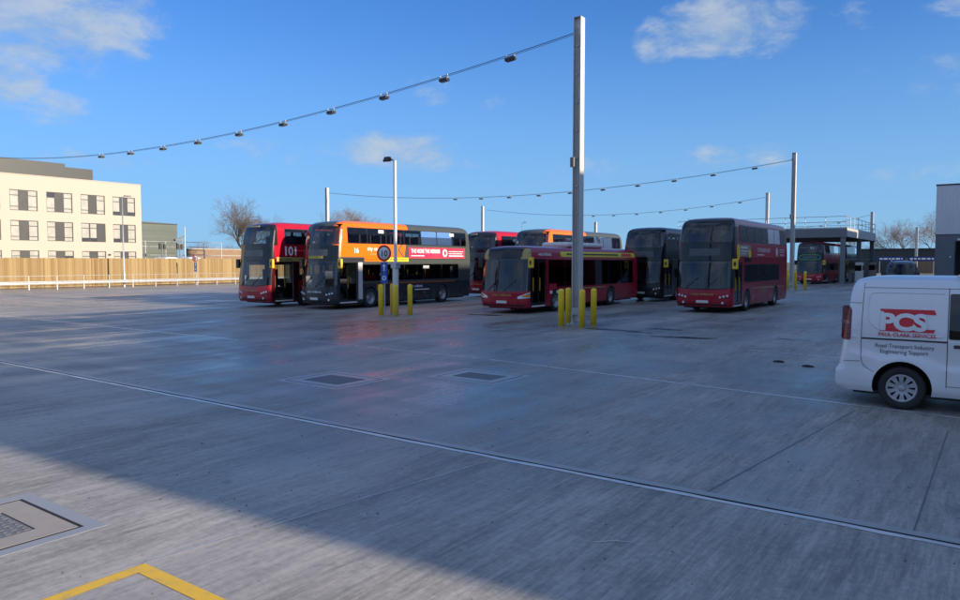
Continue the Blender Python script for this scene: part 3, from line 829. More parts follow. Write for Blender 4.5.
def van_wheel():
    t=MB(); t.lathe([(.21,-.10),(.30,-.105),(.322,-.09),(.332,-.05),(.333,.05),(.322,.09),(.30,.105),(.235,.10),(.215,.085)],40,'x')
    h=MB()
    h.lathe([(.0,.085),(.035,.085),(.05,.075),(.055,.06)],24,'x')                       # centre cap
    h.lathe([(.185,.085),(.205,.098),(.217,.09),(.217,-.05)],40,'x')                     # rim lip
    h.lathe([(.0,.02),(.18,.02),(.20,-.02)],32,'x',m=1)                                  # dark dish behind
    for i in range(10):
        a=2*pi*i/10
        R=Matrix.Rotation(a,4,'X')
        vs=[]
        for (y,w_,x0) in((.045,.032,.062),(.12,.028,.078),(.195,.044,.084)):
            for sg in(-1,1): vs.append(R@Vector((x0,sg*w_*.9,y)));
            for sg in(-1,1): vs.append(R@Vector((x0-.035,sg*w_,y)))
        fs=[]
        for k in(0,4):
            fs+=[(k,k+1,k+5,k+4),(k,k+2,k+6,k+4),(k+1,k+3,k+7,k+5)]
        h.add(vs,fs,0)
    return t.mesh('tyre',[M['rubber']]),h.mesh('wheel_trim',[mat('silver wheel trim',(.40,.40,.42),.4,.35,var=.12,scale=20,dirt=.3),M['slot']])
VTYRE,VRIM=van_wheel()
def make_van(label, loc, rz, paint, marks=True):
    root=thing('van',label,'van',loc,rz)
    me=VANSHELL.copy(); me.name='body'; recolour(me,[paint,M['slot']])
    b=bpy.data.objects.new('body',me); link(b,root)
    off=lambda y,z: VAN.sd(y,z,-1); nea=lambda y,z: VAN.sd(y,z,1)
    for y in VAX:
        for x in(.86,-.86):
            w=bpy.data.objects.new('wheel',VTYRE); link(w,root); w.location=(x,y,.333)
            w.rotation_euler=(random.uniform(0,.6),0,0 if x>0 else pi)
            r=bpy.data.objects.new('wheel_trim',VRIM); link(r,w)
    T1=VAN.T1
    p=MB(); patch(p,VAN.at,-T1*.80,T1*.80,1.20,1.86,.006,16,8,.08); p.build('windscreen',M['vanglass'],root)
    for f in(off,nea):
        p=MB(); patch(p,f,1.62,2.40,1.14,1.79,.008,6,5,.05); p.build('window',M['vanglass'],root)     # cab door
        p=MB(); patch(p,f,2.48,3.425,1.13,1.81,.008,6,5,.03); p.build('window',M['vanglass'],root)     # sliding door
        s=MB()
        ribbon(s,f,[(3.44,.40),(3.44,1.885)],.008,.008)                    # rear edge of the sliding door
        ribbon(s,f,[(2.44,.36),(2.44,1.88)],.007,.008); ribbon(s,f,[(1.32,.55),(1.36,1.1)],.007,.008)
        ribbon(s,f,[(3.44,1.085),(4.59,1.085)],.022,.010)                  # slide rail
        ribbon(s,f,[(4.58,1.95),(4.60,1.06),(4.59,.70),(4.50,.61),(4.40,.565)],.006,.008,0,2)   # seam of the rear corner
        ribbon(s,f,[(4.60,.72),(4.84,.71)],.006,.008); ribbon(s,f,[(4.60,1.64),(4.78,1.64)],.006,.008)
        ribbon(s,f,[(2.44,.42),(3.44,.42)],.006,.008)
        s.build('panel_seam',M['black'],root)
        s=MB(); ribbon(s,f,[(2.44,1.885),(4.57,1.885)],.006,.007); s.build('roof_gutter',M['steel'],root)
        # pressed outline of the blank rear quarter
        s=MB()
        ribbon(s,f,[(3.50,1.815),(4.40,1.82),(4.50,1.80),(4.52,1.68),(4.52,1.44),(4.47,1.33),(4.28,1.19),(4.16,1.17),(3.50,1.16)],.034,.007,0,2); s.build('panel_pressing',paint,root)
        # tail lamp wraps the rear corner
        s=MB(); patch(s,f,4.745,4.90,lambda a:1.05+.0*a,lambda a:1.585-.9*max(0,4.80-a),.012,8,8,.035)
        lo=s.build('tail_light',M['redlens'],root)
        s=MB(); patch(s,f,4.76,4.885,1.30,1.35,.016,6,3); s.build('lamp_band',M['redlens2'],lo)
        s=MB(); p0=f(4.80,1.58); g=1 if p0.x>0 else -1
        s.bbox(p0.x-.02,4.76,1.55,p0.x+.02,4.83,1.59,.006); s.build('door_hinge',M['dark'],root)
        s=MB(); g=1 if f is nea else -1
        s.tube((g*.60,1.9,2.06),(g*.62,2.2,2.10),.018,n=8); s.path([(g*.64,1.95,2.05),(g*.64,2.1,2.105),(g*.64,3.2,2.115),(g*.64,3.36,2.06)],.022,8); s.build('roof_rail',M['plate'],root)
        s=MB(); p0=f(1.5,1.12); s.bbox(p0.x-(.02 if g<0 else .24)-.0,1.32,1.10,p0.x+(.24 if g>0 else .02),1.46,1.36,.04) if g>0 else s.bbox(p0.x-.26,1.32,1.10,p0.x+.02,1.46,1.36,.04)
        s.build('mirror',M['dark'],root)
        s=MB(); p0=f(3.30,1.02); s.bbox(p0.x-.02,3.18,1.0,p0.x+.02,3.36,1.05,.012); s.build('door_handle',M['dark'],root)
        s=MB(); patch(s,VAN.at,(g*.50),(g*T1*.97),lambda a:.70+.05*abs(a),lambda a:.84+.06*abs(a),.010,8,3,.03); s.build('headlight',M['lamp'],root)
    s=MB(); s.bbox(-.62,4.92,.34,.62,5.00,.44,.03); s.build('rear_bumper',M['dark'] if not marks else M['vanwhite'],root)
    s=MB(); s.box(-.88,.4,.20,.88,4.7,.26); s.build('chassis',M['rubber'],root)
    s=MB(); patch(s,VAN.at,-.55,.55,.56,.70,.010,8,3,.03); s.build('grille',M['black'],root)
    s=MB(); patch(s,VAN.at,-.26,.26,.40,.50,.014,4,2); s.build('number_plate',M['plate'],root)
    s=MB(); s.bbox(-.10,4.93,.36,.10,5.10,.40,.01); s.lathe([(.0,.05),(.03,.045),(.035,.02),(.02,0)],10,'z',(0,5.08,.40)); s.build('tow_bar',M['dark'],root)
    return root,off

# rear axle at u=-1.22 ; visible side at v=12.85
van,vf=make_van('white van with a red PCS logo, parked on the right edge of the yard',W(-1.20+VAX[1],12.85+VW),GRID+radians(90+0.6),M['vanwhite'])
# graphics on the blank quarter (a runs from the rear towards the nose)
def on_van(y0,z0,offn=.007):
    def f(a,b):
        p=vf(y0-a,z0+b); return p+Vector((-offn,0,.0))
    return f
lg=MB()
def vpoly(mb,pts,o):
    mb.add([vf(4.34-a,1.215+b)+Vector((-o,0,0)) for a,b in pts],[tuple(range(len(pts)))])
LH=.345; lw=.74
vpoly(lg,[(0,LH-.035),(lw,LH-.045),(lw,LH-.075),(0.04,LH-.035)],.009)
vpoly(lg,[(0,LH),(lw-.02,LH),(lw+.0,LH-.045),(0.0,LH-.035)],.010)
vpoly(lg,[(0,0),(0,.035),(lw,.05),(lw-.02,0)],.010)
vpoly(lg,[(.05,.035),(.05,LH-.035),(.60,LH-.05),(.60,.045)],.008)
lgo=lg.build('company_logo',M['logored'],van)
text_on('logo_letters','PCS',on_van(4.345,1.243,.018),.35,M['vanwhite'],lgo,.045,'LEFT',1.14,.92)
text_on('company_name','PAUL CLARK SERVICES',on_van(4.36,1.135,.012),.082,M['logored'],van,.010,'LEFT',.93,1.0)
text_on('company_tagline','Road Transport Industry',on_van(4.40,.955,.012),.088,M['greytext'],van,.006,'LEFT',.90)
text_on('company_tagline','Engineering Support',on_van(4.33,.868,.012),.088,M['greytext'],van,.006,'LEFT',.90)
# dark van far behind it
dv,_=make_van('black van facing the camera beyond the white van, below the blue signs',W(-5.95,60.0),GRID+radians(2),M['vandark'],False)
dv.scale=(1.02,1.02,1.13)


# ------------------------------------------------------------------ GROUND
def sheet(name, rect, z, m, kind='structure', parent=None, div=1):
    u0,v0,u1,v1=rect; mb=MB(); mb.add([(u0,v0,0),(u1,v0,0),(u1,v1,0),(u0,v1,0)],[(0,1,2,3)])
    o=mb.build(name,m,parent,(0,0,z),GRID)
    return tag(o,kind=kind)
sheet('ground',(-1500,-1500,1500,1500),-.06,M['soil'])
sheet('yard',(-67.5,-60,140,150),0,M['concrete'])
def bars(name, segs, z, m, kind='structure', label=None):
    """flat strips on the yard: (u0,v0,u1,v1,width)"""
    mb=MB()
    for u0,v0,u1,v1,w in segs:
        d=Vector((u1-u0,v1-v0,0)); n=Vector((-d.y,d.x,0)).normalized()*(w/2); a,b=Vector((u0,v0,0)),Vector((u1,v1,0))
        mb.add([a-n,b-n,b+n,a+n],[(0,1,2,3)])
    return tag(mb.build(name,m,None,(0,0,z),GRID),kind=kind)
# slot drain along the yard: two pale nosings and a dark slot, uneven edges
mb=MB(); rg=random.Random(5)
def wavy(mb,u0,u1,va,vb,m,jit=.006,step=.5,z=0):
    n=int((u1-u0)/step); A=[];B=[]
    for i in range(n+1):
        u=u0+(u1-u0)*i/n; A.append((u,va+rg.uniform(-jit,jit),z)); B.append((u,vb+rg.uniform(-jit,jit),z))
    mb.add(A+B,[(i,i+1,n+2+i,n+1+i) for i in range(n)],m)
wavy(mb,-60,8,6.955,7.075,0,.004); wavy(mb,-60,8,6.835,6.915,1,.014,.35)
wavy(mb,-60,8,6.917,6.953,2,.002)
tag(mb.build('drain_channel',[M['nosing'],M['palejoint'],M['slot']],None,(0,0,.004),GRID),kind='structure')
bars('slab_joint',[(-62,12.85,-18,12.9,.09),(-17.6,14.0,-9.9,13.81,.07),(-9.8,13.80,3,12.2,.075),(-30,20.6,-9,19.8,.06),(-9,19.8,6,17.6,.07),(-60,18.2,-34,18.2,.06),(-55,21.5,-30,22.2,.05)],.004,M['palejoint'])  # real joints; their white stands in for light reflecting off them
bars('slab_joint',[(-2.31,7.08,-1.76,12.3,.018),(-.53,7.08,-.51,11.6,.014)],.004,M['joint'])
bars('slab_joint',[(-5.215,2.86,-5.03,4.3,.013),(-5.03,4.3,-4.72,6.7,.009)],.008,M['palejoint'])
# yellow paint
mb=MB()
def quad(mb,p,m=0): mb.add([(a,b,0) for a,b in p],[(0,1,2,3)],m)
quad(mb,[(-5.22,2.87),(-5.10,2.75),(-2.0,2.75),(-2.0,2.88)]); quad(mb,[(-5.22,2.87),(-5.22,-4),(-5.10,-4),(-5.10,2.75)])
tag(mb.build('yellow_marking',M['linepaint'],None,(0,0,.004),GRID),kind='structure')
bl=[(u,24.5+o,u,38.5+o,.10) for u,o in((-31.3,-1),(-27.4,-1),(-23.4,0),(-19.2,1),(-14.2,6),(-8.6,8),(-4.6,8))]
bars('bay_line',bl,.004,M['bayline'])
bars('bay_line',[(-21.5,21.5,-18.6,24.2,.12),(-19.6,25.4,-16.6,25.4,.12),(-14.6,27.5,-10.5,27.5,.12),(-60,15.6,-38,16.6,.14),(-14,76,-12,76,.3)],.005,M['bayline'])
bars('white_line',[(-62,10.9,-28.5,12.2,.10),(-60,24.5,-33,24.5,.12)],.0055,M['whiteline'])
# covers
def cover(label, u, v, su, sv, big=False):
    t=thing('drain_cover',label,'drain cover',W(u,v,.0),GRID,'drain covers set in the yard')
    a,b=su/2,sv/2; e=.12 if not big else .13
    mb=MB()
    for x0,y0,x1,y1 in((-a,-b,a,-b+e),(-a,b-e,a,b),(-a,-b+e,-a+e,b-e),(a-e,-b+e,a,b-e)): mb.box(x0,y0,-.05,x1,y1,.0022)
    mb.build('kerb_edge',M['kerbedge'] if big else M['coveredge'],t)
    g=.035; a2,b2=a-e-g,b-e-g
    mb=MB(); mb.box(-a+e+.001,-b+e+.001,-.05,a-e-.001,b-e-.001,.0008); mb.build('gap',M['slot'],t)
    c=.20 if not big else .24
    mb=MB()
    for x0,y0,x1,y1 in((-a2,-b2,a2,-b2+c),(-a2,b2-c,a2,b2),(-a2,-b2+c,-a2+c,b2-c),(a2-c,-b2+c,a2,b2-c)): mb.box(x0,y0,-.05,x1,y1,.0026)
    mb.build('surround',M['surround'] if big else M['coveredge'],t)
    a3,b3=a2-c-.015,b2-c-.015
    mb=MB(); mb.box(-a3,-b3,-.05,a3,b3,.0016)
    n=max(4,int(a3*2/.07)); mm=max(3,int(b3*2/.07))
    for i in range(n):
        for j in range(mm):
            x=-a3+(i+.5)*2*a3/n; y=-b3+(j+.5)*2*b3/mm
            mb.box(x-.022,y-.012,.0016,x+.022,y+.012,.0045) if (i+j)%2 else mb.box(x-.012,y-.022,.0016,x+.012,y+.022,.0045)
    mb.build('lid',M['iron'],t)
    return t
cover('iron drain cover in the shaded yard, the left of the two side by side',-10.46,9.65,1.70,1.46)
cover('iron drain cover in the shaded yard, the right of the two side by side',-8.42,11.65,1.66,1.32)
cover('sunlit drain cover with a wide stone surround, in the near left corner',-7.01,2.36,1.50,1.50,True)
# stains and small debris
rg=random.Random(11)
def blob(u,v,a,b,rot,m,name,z=.006,seed=0):
    r=random.Random(seed); n=18; mb=MB(); pts=[]
    for i in range(n):
        t=2*pi*i/n; k=1+r.uniform(-.25,.25); x,y=a*k*cos(t),b*k*sin(t)
        pts.append((x*cos(rot)-y*sin(rot),x*sin(rot)+y*cos(rot),0))
    mb.add(pts,[tuple(range(n))]); o=mb.build(name,m,None,W(u,v,z),GRID); return tag(o,kind='stuff')
for i,(u,v,a,b) in enumerate(((-10.6,22.2,.9,.22),(-9.2,23.4,.6,.2),(-7.8,21.2,.9,.22),(-4.9,22.6,.5,.14),(-9.4,21.9,.5,.08),(-17.9,25.2,.8,.2))): blob(u,v,a,b,rg.uniform(-.3,.3),M['stain'],'oil_stain',.0062,i)
def lump(label,u,v,s,m,cat='debris',name='grit_bag'):
    mb=MB(); bm=bmesh.new(); bmesh.ops.create_icosphere(bm,subdivisions=2,radius=1); r=random.Random(int(u*100+v))
    for p in bm.verts: p.co=Vector((p.co.x*s*(1+r.uniform(-.2,.2)),p.co.y*s*.6*(1+r.uniform(-.2,.2)),max(0,p.co.z)*s*.35))
    bm.verts.index_update(); mb.add([p.co.copy() for p in bm.verts],[[q.index for q in f.verts] for f in bm.faces],0,True); bm.free()
    return tag(mb.build(name,m,None,W(u,v,0),GRID),label,cat)
lump('dark rag lying on the yard, further left of the two behind the white van',-4.05,17.3,.13,M['rubber'],'rag','rag')
lump('dark rag lying on the yard, next to the rear bumper of the white van',-3.35,16.9,.13,M['rubber'],'rag','rag')
tw=MB()
tw.tube((-.16,.0,.006),(.06,.0,.008),.004,n=5); tw.tube((.02,0,.007),(.16,-.05,.006),.0035,n=5); tw.tube((.02,0,.007),(.01,.06,.012),.003,n=5)
tag(tw.build('twig',M['palejoint'],None,W(-2.52,5.35),0.15),'thin pale forked twig lying on the wet concrete','twig')
lf=MB()
for i in range(3): lf.add([(i*.09,0,.009),(i*.09+.05,.02,.011),(i*.09+.06,.05,.010),(i*.09+.01,.03,.009)],[(0,1,2,3)])
tag(lf.build('litter',M['plate'],None,W(-3.15,6.80),GRID),'scraps of pale litter beside the slot drain','litter')
gmb=MB(); rg=random.Random(3)
for i in range(160):
    u,v=rg.uniform(-9,1.5),rg.uniform(1.5,9)
    if abs(v-6.95)<.15: continue
    s=rg.uniform(.003,.009); gmb.box(u-s,v-s*.8,.0,u+s,v+s*.8,s*.9)
tag(gmb.build('grit',M['joint'],None,(0,0,.001),GRID),kind='stuff')

# ------------------------------------------------------------------ BOLLARDS, COLUMNS, SIGNS
def bollard_mesh():
    mb=MB(); r=.108; mb.lathe([(0,0),(r,0),(r,1.22),(r*.96,1.27),(r*.8,1.305),(r*.45,1.325),(0,1.33)],24); return mb.mesh('bollard',[M['yellow']])
BOLL=bollard_mesh()
def bollard(u,v,label,group,s=1.0,tilt=0):
    o=bpy.data.objects.new('bollard',BOLL); link(o); o.location=W(u,v,0); o.rotation_euler=(tilt,0,random.uniform(0,6)); o.scale=(1,1,s)
    return tag(o,label,'bollard',group)
G1='yellow bollards round the tall column'
bollard(-12.66,22.5,'yellow bollard to the left of the tall column, its base clear of the others',G1)
bollard(-11.87,22.59,'yellow bollard in front of the right edge of the tall column',G1,1.0)
bollard(-11.95,23.62,'yellow bollard to the right of the tall column, set a little back',G1,1.0,.01)
bollard(-12.95,23.55,'yellow bollard mostly hidden behind the left side of the tall column',G1)
G2='yellow bollards round the camera mast'
bollard(-21.5,22.55,'yellow bollard left of the blue speed limit sign post',G2)
bollard(-20.66,22.57,'yellow bollard standing right in front of the camera mast',G2)
bollard(-20.55,23.35,'yellow bollard standing alone to the right of the camera mast',G2)
bollard(-21.75,23.55,'yellow bollard hidden between the sign post and the camera mast',G2)
G3='yellow bollards by the column near the canopy'
bollard(-13.35,62.0,'leaning yellow bollard, the left of two by the column near the canopy',G3,1.15,.03)
bollard(-12.75,62.5,'yellow bollard, the right of two by the column near the canopy',G3,1.15)
bollard(-14.1,62.5,'yellow bollard hidden behind the column near the canopy',G3,1.15)

def column(label,u,v,h=11.0,wd=.30,detail=True):
    t=thing('lighting_column',label,'column',W(u,v),GRID,'steel columns carrying the light cables')
    mb=MB(); a=wd/2; f=.022
    mb.box(-a,-a,.12,-a+f,a,h); mb.box(a-f,-a,.12,a,a,h); mb.box(-a+f,-.012,.12,a-f,.012,h-.02)
    mb.build('shaft',M['galvpaint'],t)
    mb=MB(); mb.box(-a-.002,-a-.002,h,a+.002,a+.002,h+.015); mb.build('cap_plate',M['galv'],t)
    if detail:
        mb=MB(); mb.bbox(-.30,-.30,.0,.30,.30,.03,.006)
        for x in(-.22,.22):
            for y in(-.22,.22): mb.tube((x,y,.03),(x,y,.09),.022,n=6)
        for x in(-1,1): mb.add([(x*a,-.01,.03),(x*.28,-.01,.03),(x*a,-.01,.34),(x*a,.01,.03),(x*.28,.01,.03),(x*a,.01,.34)],[(0,1,2),(3,5,4),(0,3,4,1),(1,4,5,2),(2,5,3,0)])
        mb.build('base_plate',M['galv'],t)
        mb=MB(); mb.tube((-.06,-.05,.5),(-.06,-.05,h-.35),.022,n=8); mb.tube((.04,-.04,.5),(.04,-.04,h-.6),.016,n=8)
        for z in range(1,11): mb.box(-.10,-.075,z,.02,-.012,z+.04)
        mb.build('conduit',M['galv'],t)
        mb=MB(); mb.bbox(-a-.05,-a-.10,5.7,-a+.10,-a,6.05,.012); mb.build('junction_box',M['steel'],t)
        mb=MB(); mb.bbox(-a+.005,-a-.004,.36,a-.005,-a+.05,.62,.01); mb.build('access_cover',M['galv'],t)
        mb=MB(); mb.tube((-a-.09,0,h-.5),(-a,0,h-.5),.03,n=8); mb.box(-a-.03,-.07,h-.62,-a-.001,.07,h-.38); mb.build('cable_bracket',M['steel'],t)
    return t
column('tall grey steel column, the nearest one, ringed by yellow bollards',-12.5,23.4,11.0)
column('grey steel column beside the canopy, right of the large red bus',-13.55,61.5,10.9)
column('slim pale column rising behind the orange bus roof',-67.6,61.5,11.35,.34)
column('grey column just outside the left edge of the view, holding the near cable',-65.2,23.4,11.0,.30)
column('pale column top rising behind the roof of the far red bus',-68.0,95.0,11.2,.34,False)
column('dark column rising behind the roof of the large red bus',-24.0,95.0,10.9,.36,False)
column('short pale column top rising over the dark double decker',-73,145,11.0,.5,False)
p=W(0,0)
column('dark slim column standing beyond the right end of the canopy',-16.5,127.5,10.0,.40,False)
column('pale column with its foot lit white, between the two blue signs',-13.5,165,9.0,.45,False)

# cables and their lights
def lamp_meshes():
    a=MB(); a.bbox(-.27,-.15,-.27,.27,.15,-.13,.03); 
    a2=MB(); 
    for x in(-.24,.24): a2.tube((x,-.02,-.14),(x,-.02,.02),.018,n=6); a2.tube((x,.02,-.14),(x,.02,.02),.012,n=6)
    a2.bbox(-.28,-.05,-.03,-.20,.05,.03,.01); a2.bbox(.20,-.05,-.03,.28,.05,.03,.01)
    a3=MB(); a3.box(-.24,-.125,-.282,.24,.125,-.272)
    return a.mesh('housing',[M['dark']]),a2.mesh('hanger',[M['galv']]),a3.mesh('lens',[M['led']])
LH_,LB_,LL_=lamp_meshes()
ORD=['first','second','third','fourth','fifth','sixth','seventh','eighth','ninth','tenth','eleventh','twelfth']
def light_line(cname, clabel, v, u0,z0,u1,z1, us, zmid, lamp_label, group):
    # parabola through both ends with its low point value zmid
    um=(u0+u1)/2; sag=(z0+z1)/2-zmid
    f=lambda u:z0+(z1-z0)*(u-u0)/(u1-u0)-4*sag*(u-u0)*(u1-u)/((u1-u0)**2)
    mb=MB(); n=40; pts=[(u0+(u1-u0)*i/n,0,f(u0+(u1-u0)*i/n)) for i in range(n+1)]
    mb.path(pts,.014,5); mb.path([(a+.0,.05,z-.035) for a,b,z in pts],.009,4)
    tag(mb.build(cname,M['cable'],None,W(0,v,0),GRID),clabel,'cable','cables carrying the yard lights')
    for i,u in enumerate(us):
        sl=(f(u+.1)-f(u-.1))/.2
        t=thing('cable_light',lamp_label%ORD[i],'yard light',W(u,v,f(u)),GRID,group); t.rotation_euler=Matrix.Rotation(GRID,3,'Z').to_euler() if False else (Quaternion((0,0,1),GRID)@Quaternion((0,1,0),-math.atan(sl))).to_euler()
        for me,nm in((LH_,'housing'),(LB_,'hanger'),(LL_,'lens')):
            o=bpy.data.objects.new(nm,me); link(o,t); o.scale=(.78,.78,.82)
light_line('light_cable','long cable of yard lights sagging left from the nearest column',23.4,-65.05,10.55,-12.74,10.5,[-15.46,-18.69,-22.04,-25.39,-28.81,-32.32,-36.0,-39.45,-43.0,-46.5],8.95,'black light on the near cable, %s out from the tall column','lights on the near cable')
light_line('light_cable','middle cable of yard lights strung from the column beside the canopy',61.5,-67.4,10.75,-13.75,10.38,[-16.6,-20,-23.4,-26.8,-30.25,-33.7,-37.2,-40.7,-44.2,-47.6],8.95,'small dark light on the middle cable, %s out from the canopy column','lights on the middle cable')
light_line('light_cable','far cable of yard lights, lowest of the three over the dark bus',95,-67.3,10.6,-24.2,10.4,[-27.4,-31.0,-34.5,-38.0,-41.5,-45.0,-48.2],9.0,'tiny light on the far cable, %s out from the dark column','lights on the far cable')
light_line('light_cable','thin cable crossing above the canopy railing to the far column',127.5,-46,10.0,-16.8,9.6,[-18.6,-21.2,-23.8,-27.2],7.7,'tiny light just above the canopy railing, %s from its right end','lights above the canopy')

def camera_mast():
    t=thing('camera_mast','slim pale mast with a security camera on top, beside the speed limit sign','mast',W(-21.15,23.1),GRID)
    mb=MB(); mb.lathe([(.13,0),(.13,2.1),(.105,2.2),(.075,2.25),(.07,6.5),(.07,6.62),(0,6.62)],16); mb.build('pole',M['galvpaint'],t)
    mb=MB(); mb.bbox(-.18,-.18,0,.18,.18,.03,.006); mb.build('base_plate',M['galv'],t)
    mb=MB(); mb.tube((0,0,6.58),(-.22,-.12,6.72),.03,n=8); mb.build('bracket',M['dark'],t)
    mb=MB(); mb.bbox(-.46,-.22,6.58,-.16,-.02,6.78,.04); mb.tube((-.42,-.12,6.66),(-.52,-.16,6.62),.06,n=10); mb.build('security_camera',M['dark'],t)
    mb=MB(); mb.bbox(-.16,-.14,2.0,.16,.14,2.25,.02); mb.build('junction_box',M['galv'],t)
camera_mast()
def ring(mb,r0,r1,y,n=32,m=0,c=(0,0)):
    vs=[];
    for i in range(n):
        t=2*pi*i/n; vs.append((c[0]+r0*cos(t),y,c[1]+r0*sin(t))); vs.append((c[0]+r1*cos(t),y,c[1]+r1*sin(t)))
    mb.add(vs,[(2*i,2*i+1,(2*i+3)%(2*n),(2*i+2)%(2*n)) for i in range(n)],m)
def speed_sign(label,u,v,rz,zc,r,pole,plates):
    t=thing('speed_limit_sign',label,'sign',W(u,v),rz,'speed limit signs')
    mb=MB(); mb.tube((0,0.03,0),(0,0.03,zc+r*.7),.034,n=10); mb.build('post',pole,t)
    mb=MB(); mb.lathe([(0,0),(r,0),(r,-.012),(0,-.012)],32,'y',(0,0,zc)); d=mb.build('disc',M['plate'],t)
    mb=MB(); ring(mb,r*.74,r*.99,-.015,c=(0,zc)); mb.build('red_border',M['signred'],d)
    text_on('number','10',lambda a,b:Vector((a,-.016,zc-r*.36+b)),r*1.0,M['ink'],d,.02,'CENTER')
    z=zc-r-.04
    for k in range(plates):
        h=.44
        mb=MB(); mb.bbox(-.17,-.012,z-h,.17,.0,z,.005); q=mb.build('blue_plate',M['blue'],t)
        mb=MB(); cz=z-h/2
        if k==0:
            mb.add([(-.025,-.016,cz-.15),(.025,-.016,cz-.15),(.025,-.016,cz+.05),(-.025,-.016,cz+.05)],[(0,1,2,3)]); mb.add([(-.09,-.016,cz+.04),(.09,-.016,cz+.04),(0,-.016,cz+.17)],[(0,1,2)]); mb.build('arrow',M['white'],q)
        else:
            ring(mb,.055,.10,-.016,20,c=(0,cz)); mb.build('symbol',M['white'],q)
        z-=h+.02
speed_sign('ten mile speed limit sign with two blue plates, in front of the orange bus',-21.72,23.0,radians(-22),2.66,.36,M['galv'],2)
speed_sign('small distant speed limit sign with blue plates, in front of the timber fence',-63.9,41.0,radians(-10)-.5+.3,2.62,.36,M['galv'],2)
def street_lamp(label,u,v,h,arm,rz=GRID):
    t=thing('street_lamp',label,'street lamp',W(u,v),rz)
    mb=MB(); mb.lathe([(.11,0),(.11,1.2),(.075,1.3),(.05,h),(0,h)],12); mb.build('pole',M['galv'],t)
    mb=MB(); mb.tube((0,0,h-.03),(arm,0,h+.12),.03,n=8); mb.bbox(arm-.05 if arm>0 else arm-.55,-.12,h+.06,arm+.55 if arm>0 else arm+.05,.12,h+.17,.03); mb.build('lamp_head',M['steel'],t)
street_lamp('slim street lamp in front of the white building, by the timber fence',-64.3,34.1,8.1,.25,GRID+radians(90))
street_lamp('tiny street lamp showing just above the grey rear of the orange bus',-70,110,9.2,.4,GRID)

# ------------------------------------------------------------------ FENCE AND BARRIER
t=thing('timber_fence','long new timber board fence catching the sun behind the yard','fence',W(-66.8,0),GRID)
mb=MB(); rg=random.Random(2); y=8.0
while y<92:
    w_=.143; h_=2.6+rg.uniform(-.02,.02); o=rg.uniform(0,.012)
    mb.box(-.02+o,y,.06,.005+o,y+w_,h_); y+=.15
mb.build('board_panel',M['timber'],t)
mb=MB()
for z in(.45,1.3,2.2): mb.box(-.09,8,z,-.021,92,z+.09)
mb.build('fence_rail',M['timberdark'],t)
y=8.0
while y<92:
    m2=MB(); m2.box(-.20,y,0,-.095,y+.1,2.55); m2.build('post',M['timberdark'],t); y+=3.0
m2=MB(); m2.box(.02,32.7,0,.09,32.82,2.55); m2.build('post',M['timberdark'],t)

t=thing('crash_barrier','low galvanised crash barrier with a hand rail, in front of the timber fence','barrier',W(-63.4,0),GRID)
mb=MB()
prof=[(.0,.42),(.05,.45),(.05,.50),(-.02,.54),(-.02,.58),(.05,.62),(.05,.67),(.0,.70)]
n=len(prof); vs=[];L0,L1,st=6,80,74
for y in(L0,L1): vs+= [(a,y,b) for a,b in prof]+[(a-.012,y,b) for a,b in prof]
fs=[(i,i+1,2*n+i+1,2*n+i) for i in range(n-1)]+[(n+i,n+i+1,3*n+i+1,3*n+i) for i in range(n-1)]
mb.add(vs,fs,0,True); mb.build('beam',M['galv'],t)
mb=MB(); mb.tube((-.05,L0,1.12),(-.05,L1,1.12),.022,n=6); mb.build('hand_rail',M['galv'],t)
y=6.5; post=MB(); post.box(-.12,-.04,0,-.03,.04,.70); post.box(-.075,-.018,.70,-.04,.018,1.12); post.box(-.03,-.06,.46,-.002,.06,.66)
pme=post.mesh('post',[M['galv']])
while y<80:
    o=bpy.data.objects.new('post',pme); link(o,t); o.location=(0,y,0); o.rotation_euler=(random.uniform(-.02,.02),random.uniform(-.03,.03),0); y+=2.15

# ------------------------------------------------------------------ WHITE BUILDING
t=thing('office_building','cream three storey office block with grey windows beyond the timber fence','building',W(-85,0),GRID)
V0,V1,HB=4.0,47.4,11.55
cols=[43.92-3.63*i for i in range(11)]; rows=[(7.74,9.94),(4.55,6.70),(1.40,3.49)]
# facade with real window reveals: piers and bands, butted
mb=MB()
zs=sorted([0]+[q for r in rows for q in r]+[HB]); D=.22
for z0,z1 in((0,1.40),(3.49,4.55),(6.70,7.74),(9.94,HB)): mb.box(-D,V0,z0,0,V1,z1)
cs=sorted(cols)
for z0,z1 in rows:
    e=V0
    for c in cs: mb.box(-D,e,z0,0,c,z1); e=c+2.72
    mb.box(-D,e,z0,0,V1,z1)
mb.box(-16,V0,0,-D-.3,V1-.02,HB-.02); mb.box(-16,V1-.02,0,-D,V1,HB); 
mb.build('wall',M['cream'],t)
mb=MB(); mb.box(-.30,V0-.05,HB,.04,V1+.05,HB+.07); mb.box(-16,V1-.25,HB,-.30,V1+.05,HB+.07); mb.build('parapet_coping',M['cream'],t)
mb=MB()
for z in(3.98,7.2): mb.box(.0,V0,z,.006,V1,z+.02)
mb.build('render_seam',M['nosing'],t)
